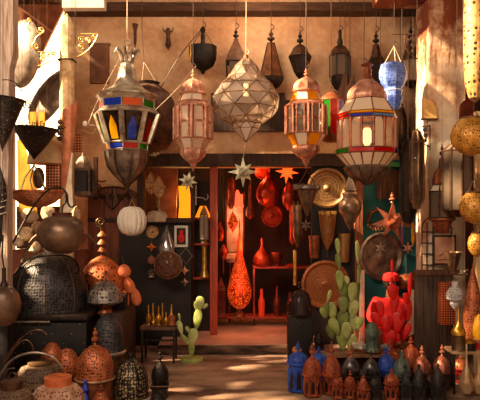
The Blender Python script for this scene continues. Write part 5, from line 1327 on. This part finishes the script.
bm = bmesh.new(); bmesh.ops.create_cone(bm, segments=8, radius1=.018, radius2=.006, depth=.045, cap_ends=True, matrix=Matrix.Translation((0, -.088, .84))); ppart('nose', bm, SKIN)
bm = bmesh.new(); box_bm(bm, -.022, .022, -.082, -.07, .802, .81, .003); ppart('mouth', bm, mat('lips', '#5c2820', '#7c3c30', .5))
t = Thing('wooden_stool', 'low wooden stool under the person in red', 'stool', 391, 350, 7.55)
t.box('seat', WOODB, 380, HY+(CH-.12)*F/7.55, 402, HY+(CH-.1)*F/7.55, -8, 12, .3)
for x in (381, 398):
    for d in (-6, 8): t.box('leg', WOODB, x, HY+(CH-.1)*F/7.55, x+3, HY+CH*F/7.55, d, d+3, .2)
t.done()
t = paddle_plant('metal_cactus', 'glossy red painted metal prickly pear in front of the person in red', 'cactus', 392, 351.5, 6.62,
    [(396, 350, 20, 7, -10, 0), (388, 350, 22, 7.5, 0, -2), (386, 333, 18, 7, -2, -3), (396, 333, 22, 7, 4, -3), (378, 327, 16, 5, -18, 0), (404, 340, 18, 4, 18, 0),
     (382, 318, 18, 4.5, -10, 0), (394, 314, 22, 5, 2, -1), (408, 322, 24, 4.5, 0, 0), (409, 302, 30, 2.6, 4, 0), (393, 300, 16, 6.5, -3, -2), (407, 304, 12, 4, -10, -2),
     (392, 275, 16, 1.8, 1, 0), (392, 292, 16, 1.5, 0, 2), (373, 318, 16, 4, 6, 2), (400, 322, 14, 4.5, 12, -4), (391, 327, 12, 4, -24, -5)],
    [REDP]); t.done()
t = Thing('gourd_pot', 'brown gourd-shaped metal pot beside the red cap under the shield', 'pot', 406, 292, 7.5)
t.lathe('pot', COPD, [(2, 274), (6, 275.5), (9, 279), (9, 284), (6, 288.5), (2, 290)], 24); t.tube('cord', STRING, [(406, 274, 0), (406, top_of(7.5), 0)], .2); t.done()
sheet('cream_board', 'cream curved board between the red cactus and the plank door', 'board', [(410, 288), (414, 290), (415, 310), (416, 325), (413, 334), (408, 336), (407, 325), (411, 310)], 7.1, MATS['bone'], 3)
t = Thing('filigree_lantern', 'grey-green filigree lantern on the plank left of the red cactus', 'lantern', 372, 351.5, 6.5)
t.lathe('dome', P_GREEN, [(1.5, 322), (5, 325), (7, 330), (7, 335)], 16); t.lathe('body', P_GREEN, [(6.5, 335), (6, 337), (6.5, 349), (8, 351)], 8)
t.tube('handle', PEWTER, arc(365, 349, 365, 337, .6, 10), .4)
t.done()
for k, (x, y, w_, hh) in enumerate(((359, 346, 8, 4), (386, 347, 6, 3), (402, 345, 7, 4))):
    t = Thing('cloth_bundle', ['pale cloth bundle on the plank right of the green cactus', 'greyish cloth bundle under the red cactus', 'brown cloth bundle on the plank right of the red cactus'][k], 'bundle', x, y+hh, 6.55)
    bm = bmesh.new(); bmesh.ops.create_icosphere(bm, subdivisions=3, radius=1)
    for v in bm.verts:
        q = v.co; k_ = 1+.18*math.sin(q.x*7+k)+.14*math.sin(q.y*9+q.z*5)
        v.co = Vector((q.x*w_*k_, q.y*5*k_, q.z*hh*k_))*t.S+Vector((0, 0, hh*t.S))
    t.add('cloth', bm, [mat('pale_cloth', '#a89078', '#e8dcc8', .9, 0, 8, .3), mat('grey_cloth', '#6c6460', '#a09890', .9, 0, 8, .3), COPD][k]); t.done()

# ================================================================ right of the shop, round the pillar
t = Thing('plank_door', 'worn dark brown plank door leaning against the foot of the pillar', 'door', 432, 372, 6.6)
t.box('planks', mat('plank_door', '#30201a', '#5c4436', .8, 0, 5, .5, (10, 10, .5)), 415, 272, 452, HY+CH*F/6.6, -4, 4, .3)
t.box('crossrail', WOODB, 414, 270, 470, 275, -6, 4, .3); t.done()
t = Thing('arched_grille', 'arched black iron window grille on the pillar behind the framed picture', 'grille', 436, 270, 6.77)
P = [[(422, 270, 0), (422, 228, 0)]+[(422+17*(1-math.cos(q*PI/12)), 228-13*math.sin(q*PI/12), 0) for q in range(1, 7)]+[(447, 220, 0), (452, 228, 0), (452, 270, 0)]]
for x in (427, 433): P.append([(x, 270, 0), (x, 222 if x == 427 else 217, 0)])
for y in (232, 243, 254, 265): P.append([(422, y, 0), (452, y, 0)])
t.tube('bars', IRON, P, .6); t.done()
t = Thing('picture', 'framed pinkish picture hung on the grille at the pillar', 'picture', 445, 264, 6.6)
t.box('frame', WOODD, 432.5, 235, 456, 265.5, -1, 1.5, .2)
t.box('image', mat('faded_pink', '#a86c50', '#e0b090', .8, 0, 3, 0), 434.5, 237, 454, 263, -1.6, -1, 0)
t.tube('drawn_line', IRONB, [[(438, 256, -1.8), (444, 253, -1.8), (452, 257, -1.8)], [(438, 260, -1.8), (450, 259, -1.8)]], .35); t.done()
t = Thing('niche_plaque', 'small arched ochre niche hood on the lit edge of the pillar', 'plaque', 429, 119, 6.78)
bm = bmesh.new(); pr = [(422, 119), (422.3, 99)]+[(422.3+14*math.sin(q*PI/16), 113-14.5*math.cos(q*PI/16)) for q in range(0, 9)]+[(436.5, 119)]
A = [bm.verts.new(t.v(x, y, -2)) for x, y in pr]; B = [bm.verts.new(t.v(x, y, 2)) for x, y in pr]
bm.faces.new(A); bm.faces.new(B[::-1])
for i in range(len(A)): bm.faces.new((A[i], B[i], B[(i+1) % len(A)], A[(i+1) % len(A)]))
t.add('hood', bm, mat('ochre_plaster', '#d09848', '#f4cc88', .85, 0, 5, .2)); t.box('sill', WOODB, 421, 118.5, 437, 120, -3, 2, .1); t.done()
t = Thing('niche', 'dark arched niche opening on the right edge of the pillar', 'niche', 466, 125, 6.75)
bm = bmesh.new(); pr = [(459.5, 124)]+[(460+10*(1-math.cos(q*PI/16)), 108-9*math.sin(q*PI/16)) for q in range(0, 9)]+[(474, 99), (474, 124)]
A = [bm.verts.new(t.v(x, y, -2)) for x, y in pr]; B = [bm.verts.new(t.v(x, y, 2)) for x, y in pr]
bm.faces.new(A); bm.faces.new(B[::-1])
for i in range(len(A)): bm.faces.new((A[i], B[i], B[(i+1) % len(A)], A[(i+1) % len(A)]))
t.add('recess', bm, REDD); t.done()
def scroll2(name, label, x0, y0, y1, x1, Y, m):
    t = Thing(name, label, 'bracket', x0, y0, Y)
    P = [[(x1, y0, 0), (x1, y1, 0)], [(x0, y0+2, 0), (x1, y0+1, 0)], arc(x0, y0+2, x1, y1-3, .2)]
    h_ = y1-y0
    for fy, r in ((.2, 2.4), (.42, 2.2), (.62, 1.8)): P.append([((x0+x1*1.4)/2.4+q[0], y0+h_*fy+q[1], 0) for q in spiral(0, 0, .3, r, fy*9, 1.6)])
    t.tube('bracket', m, P, .55); t.done()
scroll2('scroll_bracket', 'black wrought scroll bracket on the sunlit edge of the pillar', 418, 125, 150, 430, 6.7, IRON)
scroll2('scroll_bracket', 'rusty scroll bracket holding the blue lantern at the pillar top', 405, 33, 62, 418, 6.85, IRONB)
t = Thing('hanging_rod', 'thin rusty rod reaching from the pillar to the blue lantern', 'rod', 405, 34, 6.85)
t.tube('rod', IRONB, [(392, 34.5, 0), (418, 34, 0)], .5); t.done()
t = Thing('pierced_wall_lamp', 'tall brass lamp sheet punched with large holes beside the pillar top', 'lamp', 475, 95, 6.3)
t.lathe('sheet', pierced('big_hole_brass', '#a8763c', '#e0b070', '#2c1408', 15, .28, .5, .2), [(4, -30), (10, -25), (11, 20), (11, 60), (9.5, 85), (6, 98), (0, 103)], 28, cx=475)
t.tube('cord', STRING, [(475, -25, 0), (475, top_of(6.3), 0)], .4); t.done()
sheet('pale_post', 'pale sunlit post at the right edge beside the brass globes', 'post', [(475, 112), (486, 112), (486, 400), (475, 400)], 6.4, mat('pale_post', '#c09060', '#f0cc98', .8, 0, 6, .3, (5, 5, .5)), 8)
def globe(px, y0, y1, w, Y, label, m=P_BRASS, n='brass_globe_lantern'):
    t = Thing(n, label, 'lantern', px, y1, Y); H = y1-y0
    t.lathe('globe', m, [(w*.55, y0), (w*.62, y0+H*.05), (w*.85, y0+H*.18), (w, y0+H*.42), (w*.93, y0+H*.65), (w*.6, y0+H*.88), (w*.25, y0+H*.97), (0, y1)], 32)
    t.lathe('collar', BRONZE, [(w*.5, y0-1.5), (w*.58, y0-1), (w*.56, y0+.6)], 24)
    for dx in (-w*.45, w*.45): t.tube('hanger', STRING, [(px+dx, y0), (px, y0-14)], .35)
    t.tube('cord', STRING, [(px, y0-14, 0), (px, top_of(Y), 0)], .14); t.done()
globe(471, 119, 156, 20, 5.6, 'biggest brass pierced lantern hanging at the right edge, tapering to a point')
globe(474, 193, 224, 14.5, 5.8, 'round brass pierced globe hanging below the tapering one')
globe(477, 233, 257, 9, 6.0, 'small brass pierced globe, lowest of the three at the right edge')
# glazed long lanterns
def long_lantern(px, y0, y1, w, Y, label, m=IRON, gm=CLEAR2, ph=0, segs=6, cap=10):
    t = Thing('long_glass_lantern', label, 'lantern', px, y1, Y)
    t.panes('pane', [gm], [(w*.5, y0), (w, y0+cap)], segs, ph, .1)
    t.panes('pane', [gm], [(w, y0+cap), (w, y1-cap)], segs, ph, .1)
    t.cage('frame', m, [(w*.5, y0), (w, y0+cap), (w, y1-cap), (w*.5, y1)], segs, ph, .9, wide=1.3)
    t.lathe('cap', m, [(0, y0-4), (w*.3, y0-2), (w*.55, y0)], segs, ph); t.lathe('base', m, [(w*.98, y1-cap), (w*.5, y1), (0, y1+2)], segs, ph)
    t.tube('cord', STRING, [(px, y0-4, 0), (px, top_of(Y), 0)], .14); t.done()
long_lantern(408, 142, 222, 7.5, 6.5, 'tall slim dark glass lantern just left of the pillar, left of its pair', IRON, GDARK)
long_lantern(417, 132, 208, 6.5, 6.2, 'tall slim dark glass lantern in front of the pillar edge, right of its pair', BRONZE, GDARK)
long_lantern(457, 145, 216, 14, 6.15, 'largest many-sided glass lantern in dark frame before the pillar', IRONB, CLEAR2, OCT, 8, 6)
t = Thing('dome_wall_lantern', 'glass box lantern with a ribbed copper dome in front of the pillar', 'lantern', 442, 234, 6.3)
t.lathe('dome', COPD, [(0, 167), (4, 168), (8, 172), (9.5, 179), (9.5, 184), (8, 185)], 24, flute=.08, nfl=12)
t.lathe('neck', IRONB, [(2, 158), (3, 159), (3.4, 166), (4, 168)], 10); t.lathe('finial', IRON, finial(143, 159, 2.6), 10)
t.panes('upper_pane', [MILK], [(9, 185), (12, 191)], 6, HEX, .06)
t.panes('window', [CLEAR2], [(12, 192), (12, 217)], 6, HEX, .1); t.cage('frame', IRONB, [(9, 185), (12.3, 191.5), (12.3, 217.5)], 6, HEX, .7)
t.lathe('base', COPD, [(13, 218), (13, 220), (9.5, 222), (8, 229), (5, 233), (0, 234)], 24)
t.tube('cord', STRING, [(442, 143, 0), (442, top_of(6.3), 0)], .14); t.done()
# red-brown star, wreath, small stars
t = Thing('star_lantern', 'big rust-red pierced star lantern hanging before the teal wall', 'star lantern', 392, 240, 7.1)
t.star('points', pierced('pierced_rust', '#8c4028', '#d07c5c', '#240c06', 40, .3, .45, .3), 392, 221, 21, 7, .46, rot=.05, long=[1, .85, 1.05]); t.lathe('finial', COPR, finial(192, 203, 3), 10)
t.tube('cord', STRING, [(392, 193, 0), (392, top_of(7.1), 0)], .14); t.done()
t = Thing('spiky_wreath', 'dark spiky metal wreath behind the rust-red star', 'wreath', 377, 228, 7.84)
P = []
for k in range(22):
    a = 2*PI*k/22; P.append([(377+8*math.sin(a), 219+8*math.cos(a), 0), (377+12*math.sin(a+.2), 219+12*math.cos(a+.2), -2)])
t.tube('spike', COPD, P, 1.3, 5, taper=.3); t.tube('hoop', IRONB, [(377+8*math.sin(q*PI/12), 219+8*math.cos(q*PI/12), 0) for q in range(24)], 1.6, close=True)
t.done()
for k, (x, y, m, lab) in enumerate(((380.5, 248, PEWTER, 'small silvery star ornament in front of the round shield, left one'), (408, 248, COPR, 'small pink star ornament right of the round shield'), (463, 272, PEWTER, 'small steel star ornament above the copper lattice panel'))):
    t = Thing('star_ornament', lab, 'star ornament', x, y+6, [7.2, 7.0, 6.4][k])
    t.star('points', m, x, y, 6.5, 6, .46); t.tube('cord', STRING, [(x, y-6, 0), (x, top_of(t.Y), 0)], .22); t.done()
for k, (x, y0, y1) in enumerate(((402, 222, 248), (413, 218, 246))):
    t = Thing('glass_drop', ['violet', 'amber'][k]+' glass drop hanging beside the rust-red star', 'ornament', x, y1, 6.8)
    t.lathe('drop', [glass('violet2', '#a05070', .2), GYEL][k], [(0, y0), (1.5, y0+6), (1.8, y1-6), (0, y1)], 8); t.tube('cord', STRING, [(x, y0, 0), (x, top_of(6.8), 0)], .22); t.done()
t = Thing('brown_panel', 'brown carved board on the teal wall beside the banded lantern', 'board', 389, 200, 7.84)
t.box('board', WOODB, 377, 170, 402, 199, 0, 4, .4); t.done()
t = Thing('green_rail', 'bright green painted rail above the brown carved board', 'rail', 392, 167, 7.8)
t.box('rail', mat('green_rail', '#1c6a38', '#2c8c4c', .6), 381, 162, 404, 167, -2, 8, .3); t.done()
# lower right hangings
t = Thing('copper_lattice_lamp', 'tall copper lattice box lamp hanging beside the plank door', 'lamp', 446, 324, 6.3)
t.box('lattice', LATT, 439.5, 282, 453.5, 324, -6, 6, .8); t.tube('cord', STRING, [(446, 282, 0), (446, 276, 0)], .4); t.done()
t = Thing('ceramic_pendant', 'white carved ceramic pendant in front of the copper lattice lamp', 'pendant', 455, 310, 6.0)
t.lathe('body', pierced('carved_white', '#a8a8ac', '#e4e0dc', '#6a6468', 34, .3, .5, 0), [(3, 281), (3.5, 283), (3, 286), (6, 289), (9, 294), (8.5, 299), (4.5, 302), (5, 304), (2.5, 308), (0, 311)], 28)
t.tube('cord', STRING, [(455, 281, 0), (455, 272, 0)], .3); t.done()
t = Thing('tulip_cone_lamp', 'dark fluted tulip-shaped cone lamp above the white ceramic pendant', 'lamp', 453, 272, 6.05)
t.lathe('cone', BRONZE, [(9.5, 252), (7.5, 256), (5.5, 264), (3, 271), (1, 273)], 20, flute=.2, nfl=8, cap=False); t.tube('cord', STRING, [(453, 255, 0), (453, 218, 0)], .3); t.done()
t = Thing('teardrop_copper_lamp', 'tall pierced copper lamp at the right edge above the gold bottles', 'lamp', 473, 348, 5.9)
t.lathe('body', P_COP, [(0, 262), (2, 272), (5, 285), (8, 300), (9.5, 318), (8, 335), (5, 345)], 24); t.done()
t = Thing('yellow_lamp', 'bright yellow lamp peeping in at the right edge', 'lamp', 479, 340, 5.6)
t.lathe('shade', mat('yellow_paint', '#e89c08', '#ffc828', .5, 0, 6, 0), [(1, 314), (4, 318), (6, 326), (6, 335), (4, 339)], 20); t.done()
# etagere with golden bottles
t = Thing('bottle_stand', 'two-tier iron stand with pale shelves carrying gold bottles at the right edge', 'stand', 470, 400, 5.75)
SHELF = mat('pale_shelf', '#8c6848', '#e0b888', .5, .1, 8, .1)
t.box('shelf', SHELF, 449.5, 349.5, 500, 352.5, -8, 16, .3); t.box('shelf', SHELF, 454, 393, 500, 396, -24, 16, .3)
gy = HY+CH*F/5.75
for x, d in ((451, -7), (456, 14), (495, -7), (495, 14)): t.box('leg', IRON, x, 352.5 if True else 0, x+2, gy, d, d+2, .2)
t.done()
def bottle(px, y0, y1, w, Y, label, m, dark=None):
    t = Thing('gold_bottle', label, 'bottle', px, y1, Y); H = y1-y0
    t.lathe('body', m, [(w, y1-H*.36) if dark else (w*.55, y1), (w*1.02, y1-H*.42), (w*.8, y1-H*.5), (w*.3, y1-H*.6), (w*.15, y1-H*.75), (w*.12, y0+1), (0, y0)] if dark else
            [(0, y0), (w*.12, y0+1), (w*.15, y0+H*.3), (w*.22, y0+H*.45), (w*.7, y0+H*.62), (w, y0+H*.78), (w*.85, y0+H*.92), (w*.55, y1)], 24)
    if dark: t.lathe('base', dark, [(w*.95, y1-H*.36), (w*.95, y1-1), (w, y1)], 24)
    t.done()
bottle(458.5, 308, 349.5, 7, 5.72, 'gold bell bottle with dark base on the upper shelf of the iron stand', GOLD, BRONZE)
bottle(470, 331, 349.5, 5, 5.7, 'short gold-topped pot with dark base on the upper shelf at the right', GOLD, IRON)
bottle(478.5, 328, 349.5, 4.5, 5.8, 'red-based bottle on the upper shelf at the very right edge', COPR, REDP)
PALEG = mat('pale_gold', '#b88c5c', '#f4d8a8', .25, .5, 8, .05)
bottle(466.5, 343, 393, 7.5, 5.6, 'pale gold long-necked bottle on the lower shelf of the iron stand', PALEG)
bottle(479, 350, 393, 6.5, 5.6, 'pale gold bottle at the right edge of the lower shelf', PALEG)
# ================================================================ lanterns on the ground
def kasbah(px, yf, yd, yr, yb, w, label, m, mb=None, kind='dome', segs=8, fin=None, Y=None, rimm=None, group=None):
    """finial top, dome top, rim, ground line (px); stands on the floor"""
    Y = Y or CH*F/(yb-HY); mb = mb or m
    t = Thing('moroccan_lantern', label, 'lantern', px, HY+CH*F/Y, Y, group)
    yb = HY+CH*F/Y
    if kind == 'dome': t.lathe('dome', m, onion(yd, yr, w*.97, 9, .12), 20)
    elif kind == 'bullet': t.lathe('dome', m, [(w*.05, yd), (w*.45, yd+(yr-yd)*.3), (w*.8, yd+(yr-yd)*.65), (w*.95, yr)], 20)
    else: t.lathe('dome', m, [(0, yd), (w*.35, yd+(yr-yd)*.45), (w*.55, yd+(yr-yd)*.8), (w*.95, yr)], 4 if kind == 'square' else 6, PI/4)
    s6 = 4 if kind == 'square' else segs
    t.lathe('rim', rimm or mb, [(w*1.0, yr-.6), (w*1.12, yr), (w*1.12, yr+1), (w*1.0, yr+1.5)], 24 if s6 > 4 else 4, PI/4 if s6 == 4 else 0)
    hb = yb-yr
    t.lathe('body', mb, [(w*.95, yr+1.4), (w*.93, yb-2.5), (w*1.04, yb-2), (w*1.02, yb-1.3)], s6, PI/s6)
    n = 4
    for k in range(n):
        a = PI/4+k*PI/2; t.lathe('foot', mb, [(1.1, yb-1.4), (.8, yb)], 6, cx=px+w*.8*math.sin(a), d=-w*.8*math.cos(a))
    # arched window fret on the front faces
    P = []
    for k in range(s6):
        a = k*2*PI/s6 if s6 > 4 else k*PI/2
        r = w*.95*math.cos(PI/s6)+.25; tn = (math.cos(a), math.sin(a)); c = (r*math.sin(a), -r*math.cos(a)); hw = w*.25 if s6 > 4 else w*.42
        q = [(-hw, yb-4), (-hw, yr+hb*.45), (0, yr+hb*.2), (hw, yr+hb*.45), (hw, yb-4)]
        P.append([(px+c[0]+u*tn[0], y, c[1]+u*tn[1]) for u, y in q])
    t.tube('window_fret', rimm or fin or mb, P, .45, 4)
    bm = bmesh.new()
    for q in P:
        sh = [t.v(*p) for p in q]; c = Vector((px*0, 0, 0)); o_ = [Vector((p.x, p.y, p.z)) for p in sh]
        inn = [Vector((p.x*.97, p.y*.97, p.z)) for p in sh]
        A = [bm.verts.new(p) for p in o_]; B = [bm.verts.new(p) for p in inn]
        bm.faces.new(A); bm.faces.new(B[::-1])
        for i in range(5): bm.faces.new((A[i], B[i], B[(i+1) % 5], A[(i+1) % 5]))
    t.add('window', bm, mat('window_dark', '#120806', '#2c140c', .4, .2, 30, 0))
    if kind == 'dome': t.cage('dome_rib', mb, [(p[0]*1.01, p[1]) for p in onion(yd, yr, w*.97, 6, .12)[1:]], 8, 0, .28, rows=False)
    t.lathe('finial', fin or m, finial(yf, yd+1, w*.32), 12)
    if kind == 'dome':
        pass
    t.done()
HILITE = mat('dark_metal_highlights', '#242020', '#a8a4a4', .3, .6, 7, .1, contrast=(.45, .7))  # dark metal with white highlights put into its colour as mottling
P_RB = pierced('pierced_rusty_black', '#2c1a14', '#6c4030', '#0c0604', 50, .3, .45, .4)
BLK2 = pierced('pierced_charcoal', '#282322', '#4c4442', '#0a0807', 50, .3, .45, .5)
kasbah(298, 341, 351, 362, 391, 10.5, 'bright blue cage lantern at the left end of the floor lanterns', P_BLUE, rimm=BLUEP)
kasbah(319, 346, 352, 362, 380, 8, 'blue lantern glimpsed behind the two tallest copper lanterns', P_BLUE)
kasbah(312, 342, 356, 374, 396, 9.2, 'tall copper domed floor lantern next to the blue cage lantern', P_COPR)
kasbah(331.5, 340, 355, 374, 394, 9.2, 'tall copper domed floor lantern, second from the blue cage lantern', P_COPR)
kasbah(337.5, 371, 377, 384, 398.5, 5.8, 'small copper floor lantern in front of the second tall copper one', P_COPR)
kasbah(350, 369, 376, 385, 398.5, 5.8, 'small copper floor lantern in front of the dark copper-tipped domed one', P_COPR)
kasbah(351, 344, 356, 375, 392, 9.5, 'dark domed floor lantern with painted highlights and a copper finial', HILITE, P_RB, fin=COPPER)
kasbah(363.5, 374, 377, 388, 401, 6.6, 'small bullet-shaped copper floor lantern', P_COPR, kind='bullet')
kasbah(371, 350, 358, 375, 393, 9, 'dark domed floor lantern with painted highlights behind the bullet-shaped one', HILITE, BLK2)
kasbah(375.5, 372, 377, 386, 400, 6.3, 'small black domed floor lantern between the bullet-shaped and square copper ones', BLK2)
kasbah(386.5, 346, 353, 368, 388, 8.5, 'blue pierced domed floor lantern in the middle of the crowd', P_BLUE)
kasbah(391.5, 367, 373, 383, 400, 7.3, 'small copper floor lantern in front of the blue domed one', P_COPR)
kasbah(390, 338, 349, 362, 380, 10, 'copper domed floor lantern behind the blue domed one', P_COPR)
kasbah(405, 364, 368, 384, 400, 7.5, 'black steep-roofed pavilion floor lantern', BLK2, kind='square')
kasbah(402, 350, 356, 374, 390, 8.5, 'green-grey domed floor lantern behind the black pavilion', P_GREEN)
kasbah(411, 336, 344, 364, 382, 9.5, 'copper onion-domed floor lantern at the back before the plank door', P_COPR)
kasbah(419, 364, 367, 385, 400, 7.5, 'black pointed floor lantern right of the pavilion one', BLK2, kind='bullet')
kasbah(422, 345, 355, 372, 389, 8.8, 'copper domed floor lantern mottled with pink behind the pointed black one', mat('pink_copper', '#7a3420', '#d08468', .3, .5, 9, .1), P_RB)
kasbah(438, 363, 366, 386, 400, 7.5, 'black tall pointed floor lantern nearest the iron stand', BLK2, kind='bullet')
kasbah(442, 344, 355, 372, 388, 8.8, 'copper domed floor lantern behind the last pointed black one', MATS['pink_copper'], P_RB)
kasbah(461, 354, 358, 368, 391, 8.5, 'red-bodied lantern with copper dome under the iron stand', COPPER, mat('red_lacquer', '#6c0c10', '#a01c20', .4, .1, 8, .1), Y=6.1)
kasbah(430, 368, 374, 384, 397, 5.5, 'small dark rusty floor lantern squeezed between the two pointed black ones', P_RB)
# a lit jar on the step side and pale edge stones
t = Thing('orange_pot', 'small yellow-orange pot tucked behind the blue cage lantern', 'pot', 297, 352, 6.4)
t.lathe('pot', mat('orange_glaze', '#c87010', '#f8a828', .4), [(3, 347), (5, 349), (4.5, 352), (3, 354)], 16); t.lathe('stand', IRON, [(3, 354), (3, HY+CH*F/6.4)], 8); t.done()
